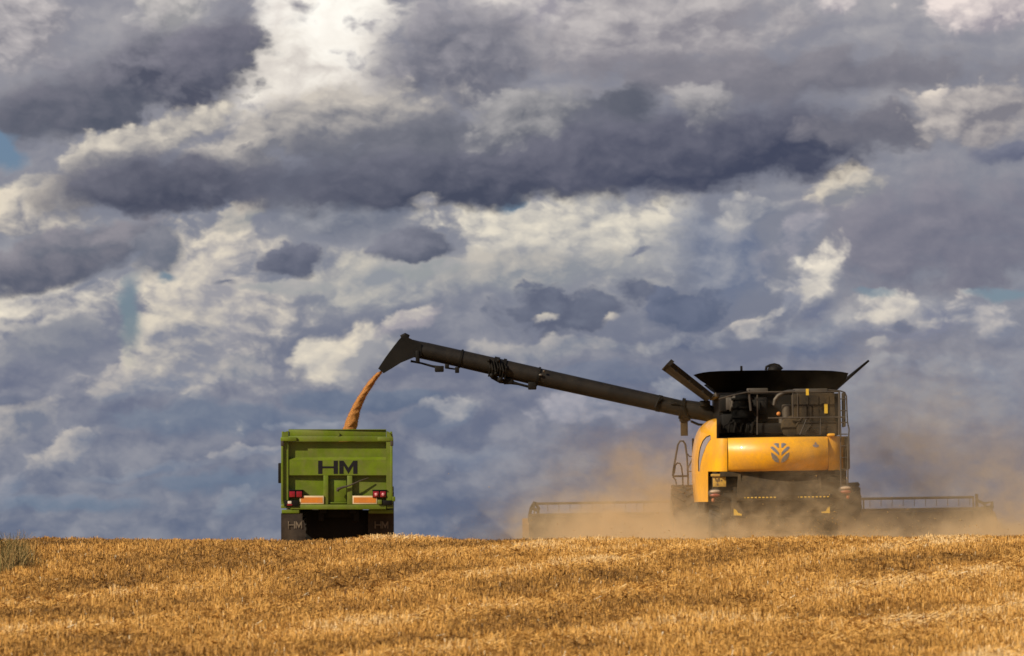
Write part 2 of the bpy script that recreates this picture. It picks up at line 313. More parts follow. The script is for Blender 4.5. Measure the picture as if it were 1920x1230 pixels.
# ------------------------------------------------------------------ mesh helpers
class MB:
    def __init__(s): s.bm = bmesh.new()
    def box(s, lo, hi, bev=0.0, mtx=None):
        lo, hi = [min(a, b) for a, b in zip(lo, hi)], [max(a, b) for a, b in zip(lo, hi)]
        r = bmesh.ops.create_cube(s.bm, size=1.0); vs = r['verts']
        for v in vs:
            v.co = Vector([lo[i] + (v.co[i] + 0.5) * (hi[i] - lo[i]) for i in range(3)])
        if bev > 0:
            es = list({e for v in vs for e in v.link_edges})
            rr = bmesh.ops.bevel(s.bm, geom=es, offset=min(bev, 0.45 * min(hi[i] - lo[i] for i in range(3))), segments=2, affect='EDGES', profile=0.5)
            vs = list({v for f in rr['faces'] for v in f.verts} | {v for v in vs if v.is_valid})
        if mtx is not None:
            for v in vs: v.co = mtx @ v.co
        return s
    def tube(s, pts, r, seg=10, closed=False):
        pts = [Vector(p) for p in pts]; n = len(pts); rr = r if isinstance(r, (list, tuple)) else [r] * n
        rings = []; up = Vector((0.13, 0.37, 0.92))
        for i, p in enumerate(pts):
            a = pts[i - 1] if (i > 0 or closed) else p; b = pts[(i + 1) % n] if (i < n - 1 or closed) else p
            t = (b - a).normalized(); u = t.cross(up)
            if u.length < 1e-3: u = t.cross(Vector((1, 0, 0)))
            u.normalize(); w = u.cross(t)
            rings.append([s.bm.verts.new(p + rr[i] * (math.cos(2 * math.pi * k / seg) * u + math.sin(2 * math.pi * k / seg) * w)) for k in range(seg)])
        for i in range(n if closed else n - 1):
            A, B = rings[i], rings[(i + 1) % n]
            for k in range(seg): s.bm.faces.new((A[k], A[(k + 1) % seg], B[(k + 1) % seg], B[k]))
        if not closed:
            s.bm.faces.new(rings[0][::-1]); s.bm.faces.new(rings[-1])
        return s
    def lathe(s, prof, c, axis='X', seg=32):
        """prof: (offset along axis, radius)"""
        rings = []
        for o, r in prof:
            ring = []
            for k in range(seg):
                a = 2 * math.pi * k / seg; ca, sa = math.cos(a) * r, math.sin(a) * r
                q = {'X': (o, ca, sa), 'Y': (ca, o, sa), 'Z': (ca, sa, o)}[axis]
                ring.append(s.bm.verts.new(Vector(c) + Vector(q)))
            rings.append(ring)
        for A, B in zip(rings, rings[1:]):
            for k in range(seg): s.bm.faces.new((A[k], A[(k + 1) % seg], B[(k + 1) % seg], B[k]))
        s.bm.faces.new(rings[0]); s.bm.faces.new(rings[-1][::-1])
        return s
    def prism(s, poly, off):
        off = Vector(off); a = [s.bm.verts.new(Vector(p)) for p in poly]; b = [s.bm.verts.new(Vector(p) + off) for p in poly]
        n = len(a); s.bm.faces.new(a); s.bm.faces.new(b[::-1])
        for k in range(n): s.bm.faces.new((a[k], b[k], b[(k + 1) % n], a[(k + 1) % n]))
        return s
    def grid(s, rows, thick=None):
        vs = [[s.bm.verts.new(Vector(p)) for p in row] for row in rows]
        for A, B in zip(vs, vs[1:]):
            for k in range(len(A) - 1): s.bm.faces.new((A[k], A[k + 1], B[k + 1], B[k]))
        if thick is not None:
            geom = list({f for row in vs for v in row for f in v.link_faces})
            r = bmesh.ops.extrude_face_region(s.bm, geom=geom)
            bmesh.ops.translate(s.bm, verts=[g for g in r['geom'] if isinstance(g, bmesh.types.BMVert)], vec=Vector(thick))
        return s
    def blobm(s, c, rad, seg=16):
        r = bmesh.ops.create_uvsphere(s.bm, u_segments=seg, v_segments=seg // 2 + 2, radius=1.0)
        for v in r['verts']: v.co = Vector(c) + Vector([v.co[i] * rad[i] for i in range(3)])
        return s
    def build(s, name, material, parent=None, label=None, cat=None, group=None, kind=None, angle=38):
        bmesh.ops.recalc_face_normals(s.bm, faces=s.bm.faces)
        me = bpy.data.meshes.new(name); s.bm.to_mesh(me); s.bm.free()
        me.polygons.foreach_set('use_smooth', [True] * len(me.polygons)); me.set_sharp_from_angle(angle=R(angle))
        me.materials.append(material)
        o = bpy.data.objects.new(name, me); COL.objects.link(o)
        if parent: o.parent = parent
        tag(o, label, cat, group, kind); return o
def tag(o, label=None, cat=None, group=None, kind=None):
    for k, v in (('label', label), ('category', cat), ('group', group), ('kind', kind)):
        if v: o[k] = v
    return o
def thing(name, loc, rot, label, cat, group=None):
    o = bpy.data.objects.new(name, None); COL.objects.link(o); o.location = loc; o.rotation_euler = rot
    o.empty_display_size = 0.3
    return tag(o, label, cat, group)

class Frame:
    """measures taken off the photograph become metres in a vehicle's own axes (y runs forward from its rear)"""
    def __init__(s, pxc, Y0, Z0, rot):
        s.o = Vector(((pxc - 960) / FPX * Y0, Y0, Z0)); s.rot = Euler(rot)
        s.inv = s.rot.to_matrix().inverted()
    def at(s, x, y, d=0.0):
        Y = s.o.y + d
        return s.inv @ (Vector(((x - 960) / FPX * Y, Y, (1000 - y) / FPX * Y)) - s.o)
    def box(s, mb, x0, y0, x1, y1, d0, d1, bev=0.008):
        a, b = s.at(x0, y0, d0), s.at(x1, y1, d0)
        return mb.box((a.x, d0, b.z), (b.x, d1, a.z), bev)

# ------------------------------------------------------------------ the field
def sstep(a, b, x):
    t = np.clip((x - a) / (b - a), 0, 1); return t * t * (3 - 2 * t)
PROF_Y = np.array([-3000, -200, 0, 25, 40, 50, 60, 70, 78, 83, 87, 92, 98, 125, 170, 400, 3500], float)
PROF_Z = np.array([-30, -5, -1.75, -1.62, -1.50, -1.37, -1.10, -0.66, -0.33, -0.205, -0.25, -0.52, -0.80, -0.86, -1.3, -5, -45], float)
def smooth_prof(y):
    acc = 0
    for k, wgt in ((-3, .1), (-2, .15), (-1, .2), (0, .1), (1, .2), (2, .15), (3, .1)): acc = acc + wgt * np.interp(y + k * 0.9, PROF_Y, PROF_Z)
    return acc
def fbm2(x, y, seed, octs=4):
    r = np.random.default_rng(seed); acc = 0; amp = 1.0
    for k in range(octs):
        for _ in range(4):
            a = r.uniform(0, 2 * np.pi); ph = r.uniform(0, 2 * np.pi); f = (2.0 ** k) * r.uniform(0.7, 1.3)
            acc = acc + amp * 0.25 * np.sin(f * (x * np.cos(a) + y * np.sin(a)) + ph + 1.3 * np.sin(f * 0.6 * (x * np.sin(a) - y * np.cos(a))))
        amp *= 0.55
    return acc
RIDGES = [(82.4, 0.02, -2.1, 1.0, 0.10, 0.9), (56.0, 0.05, 5.0, 2.2, 0.05, 0.8)]
def ridge(x, y):
    acc = 0
    for y0, k, xc, wx, h, wy in RIDGES:
        c = y0 + k * (x - xc) * 2 + 0.5 * np.sin(x * 0.8 + y0)
        acc = acc + h * np.exp(-((y - c) / wy) ** 2) * np.exp(-np.abs((x - xc) / wx) ** 3)
    for c in (78.5, 69.4, 60.3, 51.2, 42.1, 33.0):
        dd = (y - (c + 2.67 * x)) / 2.85 + 0.15 * np.sin(y * 0.45 + c)
        acc = acc + 0.055 * np.exp(-(dd / 0.60) ** 2) * (0.65 + 0.35 * np.sin(y * 0.31 + c * 1.7)) * sstep(88, 80, y)
    return acc
def ground(x, y):
    z = smooth_prof(y)
    near = np.exp(-((y - 70) / 26.0) ** 2)
    z = z + near * (0.022 * fbm2(x * 0.5, y * 0.35, 3, 3) + 0.012 * fbm2(x * 2.2, y * 1.2, 5, 2)) + ridge(x, y)
    cr = np.exp(-((y - 83) / 4.5) ** 2)                                  # the skyline of the rise
    pxl = 960 + x / 83 * FPX
    z = z + cr * (0.055 * sstep(1250, 1480, pxl) - 0.030 * np.exp(-((pxl - 570) / 60) ** 2) - 0.020 * np.exp(-((pxl - 900) / 60) ** 2)
                  + 0.05 * np.exp(-((pxl - 60) / 50) ** 2) - 0.26 * np.exp(-((pxl - 34) / 11) ** 2))
    return z
def axis_pts(segs):
    r = []
    for a, b, st in segs: r += list(np.arange(a, b, st))
    return np.array(r + [segs[-1][1]])
gx = axis_pts([(-3500, -500, 500), (-500, -60, 55), (-60, -14, 4.6), (-14, 14, 0.16), (14, 60, 4.6), (60, 500, 55), (500, 3500, 500)])
gy = axis_pts([(-3000, -200, 400), (-200, 0, 25), (0, 40, 2), (40, 95, 0.22), (95, 130, 1.0), (130, 400, 15), (400, 3500, 310)])
XX, YY = np.meshgrid(gx, gy); ZZ = ground(XX, YY)
def np_mesh(name, co, faces_n, idx, attr=None):
    me = bpy.data.meshes.new(name); me.vertices.add(len(co)); me.vertices.foreach_set('co', np.asarray(co, np.float32).ravel())
    nf = len(idx) // faces_n; me.loops.add(len(idx)); me.loops.foreach_set('vertex_index', np.asarray(idx, np.int32))
    me.polygons.add(nf); me.polygons.foreach_set('loop_start', np.arange(0, len(idx), faces_n, dtype=np.int32))
    if attr:
        for k, a in attr.items():
            at = me.attributes.new(k, 'FLOAT', 'POINT'); at.data.foreach_set('value', np.asarray(a, np.float32))
    me.update(calc_edges=True); return me
ny, nx = XX.shape
ii = (np.arange(ny - 1)[:, None] * nx + np.arange(nx - 1)[None, :]).ravel()
gme = np_mesh('field_ground', np.stack([XX.ravel(), YY.ravel(), ZZ.ravel()], 1), 4, np.stack([ii, ii + 1, ii + nx + 1, ii + nx], 1).ravel())
gme.polygons.foreach_set('use_smooth', [True] * len(gme.polygons))
gm = bpy.data.materials.new('soil_and_chaff'); gm.use_nodes = True; n = NT(gm.node_tree); b = n.n['Principled BSDF']
t = n.new('ShaderNodeTexCoord').outputs['Object']
f1 = n.noise(t, 9, 6, 0.7).outputs['Fac']; f2 = n.noise(n.v('MULTIPLY', t, (1, 0.5, 1)), 0.5, 4, 0.6).outputs['Fac']
n.put(b.inputs['Base Color'], n.ramp(n.m('MULTIPLY_ADD', f2, 0.4, n.m('MULTIPLY', f1, 0.7)), [(0.35, (0.13, 0.075, 0.025, 1)), (0.55, (0.36, 0.20, 0.06, 1)), (0.75, (0.52, 0.31, 0.10, 1))]))
b.inputs['Roughness'].default_value = 0.95
bp = n.new('ShaderNodeBump'); bp.inputs['Distance'].default_value = 0.05; n.put(bp.inputs['Height'], f1); n.put(b.inputs['Normal'], bp.outputs[0])
gme.materials.append(gm)
go = bpy.data.objects.new('field_ground', gme); COL.objects.link(go); tag(go, kind='structure')

# stubble: cut stalks and loose straw, nobody could count it
def blades(nn, y0, y1, dens_pow=1.0):
    y = y0 + (y1 - y0) * rng.random(nn) ** dens_pow
    x = (rng.random(nn) * 2 - 1) * (0.118 * y + 5.0)
    return x, y
def stubble():
    X, Yv = blades(1050000, 41, 88.5, 0.85)
    # drill rows run away over the rise, slightly fanned
    row = 0.17; off = 0.25 * np.sin(Yv * 0.07)
    snap = rng.random(len(X)) < 0.45
    X = np.where(snap, np.round((X - off) / row) * row + off + rng.normal(0, 0.02, len(X)), X)
    n_ = len(X); lying = rng.random(n_) < 0.15
    rdg = ridge(X, Yv); lying |= rng.random(n_) < rdg * 6
    patch = fbm2(X * 0.55, Yv * 0.33, 21, 3); patch2 = fbm2(X * 1.9, Yv * 0.9, 22, 3); patch3 = fbm2(X * 9, Yv * 4, 23, 2)
    bare = (fbm2(X * 2.6, Yv * 1.3, 24, 3) < -0.72) & (rng.random(n_) < 0.75)
    h = np.where(lying, rng.uniform(0.03, 0.13, n_), rng.uniform(0.05, 0.135, n_) * (1 + 0.25 * patch2 + 0.35 * patch3)) * np.where(bare, 0.25, 1)
    wd = rng.uniform(0.0025, 0.0065, n_) * np.where(rng.random(n_) < 0.06, 2.2, 1)
    ang = rng.uniform(0, 2 * np.pi, n_); tilt = np.where(lying, rng.uniform(1.05, 1.5, n_), np.abs(rng.normal(0, 0.28, n_)))
    base_z = ground(X, Yv) + np.where(lying, rng.uniform(0.01, 0.09, n_), -0.01)
    dx, dy, dz = np.sin(tilt) * np.cos(ang), np.sin(tilt) * np.sin(ang), np.cos(tilt)
    wa = rng.uniform(-0.9, 0.9, n_); wx, wy = np.cos(wa), np.sin(wa)
    wx = np.where(lying, -np.sin(ang) * 0.7, wx); wy = np.where(lying, np.cos(ang) * 0.7, wy); wz = np.where(lying, 0.7, 0)
    b0 = np.stack([X, Yv, base_z], 1); Wv = np.stack([wx * wd, wy * wd, wz * wd], 1); H = np.stack([dx * h, dy * h, dz * h], 1)
    co = np.empty((n_, 4, 3)); co[:, 0] = b0 - Wv; co[:, 1] = b0 + Wv; co[:, 2] = b0 + H + Wv * 0.75; co[:, 3] = b0 + H - Wv * 0.75
    tone = np.clip(0.34 + 0.24 * patch + 0.20 * patch2 + 0.16 * patch3 + 8.5 * rdg + 0.10 * sstep(-2, 7, X) + rng.normal(0, 0.17, n_), 0, 0.93)
    tone = np.where(rng.random(n_) < 0.0035, 1.0, tone)
    me = np_mesh('straw_stubble', co.reshape(-1, 3), 4, np.arange(4 * n_), {'tone': np.repeat(tone, 4)})
    m = bpy.data.materials.new('straw'); m.use_nodes = True; n = NT(m.node_tree); b = n.n['Principled BSDF']
    a = n.new('ShaderNodeAttribute', attribute_name='tone').outputs['Fac']
    n.put(b.inputs['Base Color'], n.ramp(a, [(0.05, (0.15, 0.08, 0.022, 1)), (0.35, (0.42, 0.215, 0.052, 1)), (0.6, (0.68, 0.365, 0.085, 1)), (0.9, (0.80, 0.49, 0.155, 1)), (1.0, (0.88, 0.78, 0.55, 1))]))
    b.inputs['Roughness'].default_value = 0.6; b.inputs['Specular IOR Level'].default_value = 0.3
    me.materials.append(m)
    o = bpy.data.objects.new('straw_stubble', me); COL.objects.link(o)
    tag(o, 'golden cut wheat stubble with loose straw covering the rising field', 'stubble', kind='stuff')
stubble()

# rank grass in the gap at the field's left edge
def weeds():
    n_ = 1000; cx, cy = -8.0, 71.5
    X = cx + rng.normal(0, 0.13, n_); Yv = cy + rng.normal(0, 0.8, n_)
    h = rng.uniform(0.2, 0.66, n_) * (1 - 0.3 * np.abs(X - cx) / 0.3); ang = rng.uniform(0, 2 * np.pi, n_); tl = np.abs(rng.normal(0, 0.30, n_))
    wa = rng.uniform(-0.8, 0.8, n_); wd = rng.uniform(0.004, 0.010, n_)
    z = ground(X, Yv) - 0.02; segs = 4; co = np.empty((n_, segs + 1, 2, 3))
    for k in range(segs + 1):
        u = k / segs; bend = tl * (0.4 + 0.9 * u * u) * h * u
        c = np.stack([X + bend * np.cos(ang), Yv + bend * np.sin(ang), z + h * u], 1)
        w = np.stack([np.cos(wa), np.sin(wa), 0 * wa], 1) * (wd * (1 - 0.85 * u))[:, None]
        co[:, k, 0] = c - w; co[:, k, 1] = c + w
    base = np.arange(n_)[:, None, None] * 2 * (segs + 1); q = np.array([[2 * k, 2 * k + 1, 2 * k + 3, 2 * k + 2] for k in range(segs)])[None]
    me = np_mesh('weed_clump', co.reshape(-1, 3), 4, (base + q).ravel(), {'tone': np.repeat(rng.random(n_), 2 * (segs + 1))})
    m = bpy.data.materials.new('rank_grass'); m.use_nodes = True; n = NT(m.node_tree); b = n.n['Principled BSDF']
    a = n.new('ShaderNodeAttribute', attribute_name='tone').outputs['Fac']
    n.put(b.inputs['Base Color'], n.ramp(a, [(0.0, (0.06, 0.058, 0.014, 1)), (0.45, (0.17, 0.13, 0.034, 1)), (0.75, (0.34, 0.22, 0.075, 1)), (1.0, (0.55, 0.34, 0.12, 1))]))
    b.inputs['Roughness'].default_value = 0.8
    me.materials.append(m); o = bpy.data.objects.new('weed_clump', me); COL.objects.link(o)
    tag(o, 'tall olive green weed tuft in the gap at the left field edge', 'weeds')
weeds()

# ------------------------------------------------------------------ shared builders
def wheel(parent, c, rad, width, rim, rim_mat, lugs=26, name='wheel'):
    mb = MB(); w = width / 2
    mb.lathe([(-w * 0.8, rim), (-w * 0.98, rim + 0.35 * (rad - rim)), (-w, rad * 0.88), (-w * 0.88, rad * 0.97), (0, rad * 0.975), (w * 0.88, rad * 0.97), (w, rad * 0.88), (w * 0.98, rim + 0.35 * (rad - rim)), (w * 0.8, rim)], c, 'X', 48)
    for k in range(lugs):
        for s_ in (-1, 1):
            a = 2 * math.pi * (k + (0.25 if s_ > 0 else -0.25)) / lugs
            M = Matrix.Translation(c) @ Matrix.Rotation(a, 4, 'X') @ Matrix.Translation((s_ * w * 0.5, 0, rad * 0.98)) @ Matrix.Rotation(s_ * 0.7, 4, 'Z')
            mb.box((-w * 0.56, -0.028, -0.03), (w * 0.56, 0.028, 0.03), 0, M)
    wh = mb.build(name, RUBBER, parent)
    mb = MB().lathe([(-w * 0.78, rim * 0.98), (-w * 0.55, rim * 0.9), (-w * 0.30, rim * 0.35), (-w * 0.1, rim * 0.3), (w * 0.1, rim * 0.3), (w * 0.30, rim * 0.35), (w * 0.55, rim * 0.9), (w * 0.78, rim * 0.98)], c, 'X', 32)
    mb.build('rim', rim_mat, wh); return wh

def letters(F, mb, x0, y0, x1, y1, d, th, bold):
    """the letters H M, in block capitals, across the given rectangle"""
    w = x1 - x0; h = y1 - y0; bar = bold * w
    def pr(poly): mb.prism([F.at(x0 + a * w, y0 + b_ * h, d) for a, b_ in poly], (0, -th, 0))
    bw = bold
    pr([(0, 0), (bw, 0), (bw, 1), (0, 1)]); pr([(0.50 - bw, 0), (0.50, 0), (0.50, 1), (0.50 - bw, 1)])
    pr([(bw, 0.43), (0.50 - bw, 0.43), (0.50 - bw, 0.57), (bw, 0.57)])
    m0, m1 = 0.54, 1.0; mw = m1 - m0
    pr([(m0, 0), (m0 + bw, 0), (m0 + bw, 1), (m0, 1)]); pr([(m1 - bw, 0), (m1, 0), (m1, 1), (m1 - bw, 1)])
    mid = (m0 + m1) / 2
    pr([(m0 + bw, 0), (m0 + bw, 0.35), (mid, 1.0), (mid, 0.55)]); pr([(m1 - bw, 0), (mid, 0.55), (mid, 1.0), (m1 - bw, 0.35)])

# ------------------------------------------------------------------ grain trailer
TF = Frame(634, 102.0, -0.80, (0, 0, R(1.3)))
tr = thing('grain_trailer', TF.o, TF.rot, 'green high sided grain trailer seen from behind, catching grain under the spout', 'trailer')
LEN = 7.6
tl, trr = TF.at(527, 812), TF.at(736, 955)
xl, xr, ztop, zbot = tl.x, trr.x, tl.z, trr.z
def wall(x0, x1, s_):
    mb = MB(); mb.box((x0, 0.165, zbot + 0.05), (x1, LEN, ztop - 0.02), 0.006)
    for k in range(9):
        y = 0.7 + k * 0.8; xo = x0 if s_ < 0 else x1
        mb.box((xo - 0.035 if s_ < 0 else xo, y, zbot + 0.06), (xo if s_ < 0 else xo + 0.035, y + 0.10, ztop - 0.06), 0.005)
    xo = x0 if s_ < 0 else x1
    mb.box((xo - (0.05 if s_ < 0 else 0.0), 0.14, ztop - 0.12), (xo + (0.05 if s_ > 0 else 0.0), LEN, ztop + 0.04), 0.01)
    mb.build('side_wall', GREEN, tr)
wall(xl + 0.06, xl + 0.10, -1); wall(xr - 0.10, xr - 0.06, 1)
mb = MB().box((xl + 0.11, LEN - 0.06, zbot + 0.05), (xr - 0.11, LEN, ztop + 0.05), 0.006); mb.build('front_wall', GREEN, tr)
mb = MB().box((xl + 0.11, 0.17, zbot + 0.05), (xr - 0.11, LEN - 0.07, zbot + 0.13), 0.0); mb.build('floor', GREEN, tr)
# corner posts, chamfered at the top
for a, c_, s_ in ((527, 540.5, 1), (724.5, 736, -1)):
    mb = MB(); o_, i_ = (a, c_) if s_ > 0 else (c_, a)
    mb.prism([TF.at(o_, 946, 0), TF.at(o_, 824, 0), TF.at(o_ + 1 * s_, 820, 0), TF.at(o_ + 6 * s_, 810, 0), TF.at(i_, 808, 0), TF.at(i_, 946, 0)], (0, 0.13, 0))
    mb.build('corner_post', GREEN, tr)
    mb = MB(); TF.box(mb, min(o_, o_ + 4 * s_), 832, max(o_, o_ + 4 * s_), 940, -0.03, -0.002, 0.006); mb.build('post_flange', GREEN, tr)
# top beam with its ledge
mb = MB(); TF.box(mb, 541, 806, 724, 817.4, 0.05, 0.15, 0.006); TF.box(mb, 541, 817.6, 724, 827.5, 0.0, 0.15, 0.006)
mb.prism([TF.at(541, 806, 0.03), TF.at(724, 806, 0.03), TF.at(724, 804.8, 0.03), TF.at(541, 804.8, 0.03)], (0, 0.12, 0))
mb.prism([TF.at(633, 809, 0.034), TF.at(636.5, 813, 0.034), TF.at(636.5, 817, 0.034), TF.at(633, 817, 0.034)], (0, -0.05, 0))
mb.build('top_beam', GREEN, tr)
for x0, x1 in ((526, 556), (708, 737)):
    mb = MB(); TF.box(mb, x0, 819.5, x1, 827, -0.045, -0.003, 0.01); mb.build('hinge_bracket', GREEN, tr)
for x_ in (528, 733.5):
    mb = MB(); TF.box(mb, x_ - 1.5, 826, x_ + 4, 836, -0.04, -0.004, 0.008); mb.build('hinge_pin', RAIL, tr)
# tailgate
mb = MB(); TF.box(mb, 541, 828, 724, 946, 0.135, 0.16, 0.0)
A0, A1 = TF.at(541, 857, 0.133), TF.at(724, 857, 0.133)
B0, B1 = TF.at(541, 862, 0.02), TF.at(724, 862, 0.02); C0, C1 = TF.at(541, 891, 0.02), TF.at(724, 891, 0.02)
mb.grid([[A0, A1], [B0, B1], [C0, C1], [Vector((C0.x, 0.133, C0.z + 0.01)), Vector((C1.x, 0.133, C1.z + 0.01))]])
for x0, x1 in ((606.5, 615.5), (651, 660.5)): TF.box(mb, x0, 891.3, x1, 945.5, 0.022, 0.136, 0.006)
TF.box(mb, 617, 941.5, 650, 944, 0.06, 0.134, 0.004)
tg = mb.build('tailgate', GREEN, tr)
mb = MB(); TF.box(mb, 619, 899, 649, 941, 0.118, 0.134, 0.004); mb.build('grain_hatch', GREEN, tg)
mb = MB(); letters(TF, mb, 596.5, 863.8, 670, 888.3, 0.018, 0.004, 0.105); mb.build('lettering', LETTER, tg, 'dark block letters H M on the tailgate')
mb = MB(); P_ = [TF.at(633, 921, -0.02), TF.at(634, 917, -0.03), TF.at(640, 914.5, -0.03), TF.at(652, 911.5, -0.03), TF.at(664, 906.5, -0.02), TF.at(676, 901, 0.0), TF.at(691, 896, 0.03)]
mb.tube(P_, [0.035, 0.04, 0.03, 0.02, 0.016, 0.013, 0.010], 8); mb.build('release_lever', RAIL, tg)
# sill, lamps, boards
mb = MB(); TF.box(mb, 545, 946, 724, 955, -0.02, 0.16, 0.01); TF.box(mb, 527, 946.5, 544, 953, 0.0, 0.16, 0.01); TF.box(mb, 725, 946.5, 738, 953, 0.0, 0.16, 0.01); mb.build('rear_sill', GREEN, tr)
for x0 in (541.5, 698.5):
    mb = MB(); TF.box(mb, x0 - 0.5, 918.2, x0 + 27, 920, -0.06, 0.13, 0.003); TF.box(mb, x0, 920.2, x0 + 26.5, 933, -0.035, 0.13, 0.006)
    tlamp = mb.build('tail_light', BLACK, tr)
    for k in (0, 1):
        cx = x0 + 6.5 + 13 * k
        mb = MB(); TF.box(mb, cx - 5.2, 921.2, cx + 5.2, 932, -0.048, -0.036, 0.01); ln = mb.build('lens', REDL, tlamp)
        c = TF.at(cx + 0.3, 927, -0.05); mb = MB().blobm(c, (0.034, 0.012, 0.036), 12); mb.build('lamp_bulb', PINKL, tlamp)
for x0, x1 in ((562, 607), (661, 707)):
    mb = MB(); TF.box(mb, x0, 929.5, x1, 945, -0.012, 0.02, 0.003); bd = mb.build('marker_board', WHITE, tr)
    mb = MB(); TF.box(mb, x0 + 2.2, 932.5, x1 - 2.2, 942.6, -0.016, -0.0125, 0.0); mb.build('orange_panel', ORANGE, bd)
mb = MB(); TF.box(mb, 533, 938, 560, 950, -0.05, -0.021, 0.008); sl = mb.build('side_lamp', BLACK, tr)
mb = MB(); TF.box(mb, 539.5, 939.5, 546.5, 944.5, -0.062, -0.051, 0.01); mb.build('lens', CLEAR, sl)
mb = MB(); TF.box(mb, 538.5, 945, 548, 948, -0.060, -0.051, 0.004); mb.build('lens', REDL, sl)
mb = MB(); TF.box(mb, 708, 937, 716, 945.5, -0.07, -0.013, 0.01); mb.build('lamp_bracket', GREEN, tr)
mb = MB(); TF.box(mb, 735, 931, 741, 940, -0.03, 0.06, 0.01); mb.build('lamp_bracket', GREEN, tr)
mb = MB(); TF.box(mb, 717, 938, 735, 947, -0.05, 0.0, 0.008); mb.build('side_lamp', BLACK, tr)
# mudguards and flaps
mb = MB(); TF.box(mb, 574, 956, 693, 1016, 0.75, 0.80, 0.01); TF.box(mb, 600, 955.5, 612, 962, 0.1, 0.75, 0.01); TF.box(mb, 655, 955.5, 667, 962, 0.1, 0.75, 0.01); mb.build('underside_blackout', BLACK, tr)  # added black sheet, stands in for the shade under the trailer
for x0, x1, lx0, lx1, lit in ((527, 573, 540, 566.5, 1), (690, 738, 702.5, 728, 0)):
    mb = MB(); TF.box(mb, x0 + 1, 955.5, x1 - 12 if lit else x1, 962.5, 0.0 if lit else 0.17, 0.9, 0.01)
    mb.build('mudguard', GREEN, tr)
    fd = 0.02 if lit else 0.55
    a, b_ = TF.at(x0, 962.5, fd), TF.at(x1, 1040, fd)
    rows = []
    for j in range(7):
        v = j / 6; rows.append([Vector((a.x + (b_.x - a.x) * i / 8 * (1 if i < 8 else (1.0)), fd + 0.03 * math.sin(i * 0.8) * v + 0.05 * v * v, a.z + (b_.z - a.z) * v)) for i in range(9)])
    if lit: rows[0][-1].x -= 0.12; rows[1][-1].x -= 0.04
    mb = MB().grid(rows, (0, 0.015, 0)); fl = mb.build('mudflap', FLAP, tr)
    mb = MB(); letters(TF, mb, lx0, 977.5, lx1, 991, fd - 0.03, 0.006, 0.07); mb.build('lettering', PALE, fl, 'pale worn letters H M on the rubber flap')
# chassis and wheels
mb = MB()
for x_ in (-0.45, 0.35): mb.box((x_, 0.3, zbot - 0.26), (x_ + 0.12, LEN + 0.3, zbot + 0.04), 0.01)
for y in (0.5, 2.2, 4.2, 6.2): mb.box((-0.33, y, zbot - 0.18), (0.35, y + 0.12, zbot + 0.04), 0.01)
for y in (2.7, 4.35): mb.box((-1.05, y - 0.07, 0.60), (1.05, y + 0.07, 0.76), 0.01)
for y in (2.7, 4.35):
    for x_ in (-0.39, 0.41): mb.box((x_ - 0.05, y - 0.3, 0.76), (x_ + 0.05, y + 0.3, zbot - 0.26), 0.01)
mb.box((-0.08, LEN + 0.3, 0.75), (0.08, LEN + 1.7, 0.95), 0.02)
mb.box((-0.5, LEN + 0.1, 0.75), (0.5, LEN + 0.3, zbot), 0.02)
mb.build('chassis', BLACK, tr)
for y in (2.7, 4.35):
    for x_ in (-0.97, 0.97): wheel(tr, (x_, y, 0.68), 0.68, 0.56, 0.33, METAL, 30)
mb = MB().box((-0.32, 1.0, 0.55), (0.34, 1.9, zbot - 0.28), 0.05); mb.build('reservoir_tank', BLACK, tr)

# grain already in the trailer
mb = MB(); rows = []
for j in range(24):
    v = j / 23; rows.append([Vector((xl + 0.12 + (xr - xl - 0.24) * i / 15, 0.2 + (LEN - 0.35) * v, zbot + 0.25 + 0.9 * math.exp(-((v - 0.45) / 0.3) ** 2 - ((i - 7.5) / 6) ** 2) + 0.02 * mnoise.noise(Vector((i, j, 0))))) for i in range(16)])
for j in (0, 23): pass
mb.grid(rows, (0, 0, -0.1)); gh = mb.build('grain_heap', GRAIN, None, 'brown heap of harvested grain lying inside the green trailer', 'grain', kind='stuff'); gh.location = TF.o; gh.rotation_euler = TF.rot

# ------------------------------------------------------------------ tractor ahead of the trailer, nearly hidden by it
tc_loc = TF.o + TF.rot.to_matrix() @ Vector((0, LEN + 1.7, 0))
tk = thing('tractor', tc_loc, TF.rot, 'tractor hidden in front of the green trailer with one mirror showing at its left', 'tractor')
mb = MB(); mb.box((-0.38, 0.0, 0.7), (0.38, 2.2, 1.5), 0.06); mb.box((-0.42, 2.2, 0.8), (0.42, 4.6, 1.95), 0.14); mb.build('body', GREEN, tk)
mb = MB(); mb.box((-0.8, 0.35, 1.5), (0.8, 2.1, 1.75), 0.05); mb.box((-0.82, 0.25, 2.86), (0.82, 2.2, 3.02), 0.06)
for x_ in (-0.76, 0.70):
    for y in (0.36, 1.98): mb.box((x_, y, 1.75), (x_ + 0.06, y + 0.06, 2.86), 0.01)
cb = mb.build('cab', BLACK, tk)
mb = MB(); mb.box((-0.70, 0.37, 1.76), (0.70, 0.385, 2.85)); mb.box((-0.75, 0.43, 1.76), (-0.735, 1.97, 2.85)); mb.box((0.735, 0.43, 1.76), (0.75, 1.97, 2.85)); mb.box((-0.70, 2.02, 1.76), (0.70, 2.035, 2.85)); mb.build('window', GLASS, cb)
for x_ in (-0.92, 0.92): wheel(tk, (x_, 0.95, 0.98), 0.98, 0.62, 0.5, HUB, 22)
for x_ in (-0.90, 0.90): wheel(tk, (x_, 3.75, 0.72), 0.72, 0.5, 0.36, HUB, 20)
TKF = Frame(634, 102.0, -0.80, TF.rot); off_t = Vector((0, LEN + 1.7, 0))
m0, m1 = TF.at(521.5, 868, LEN + 3.7) - off_t, TF.at(531, 906, LEN + 3.7) - off_t
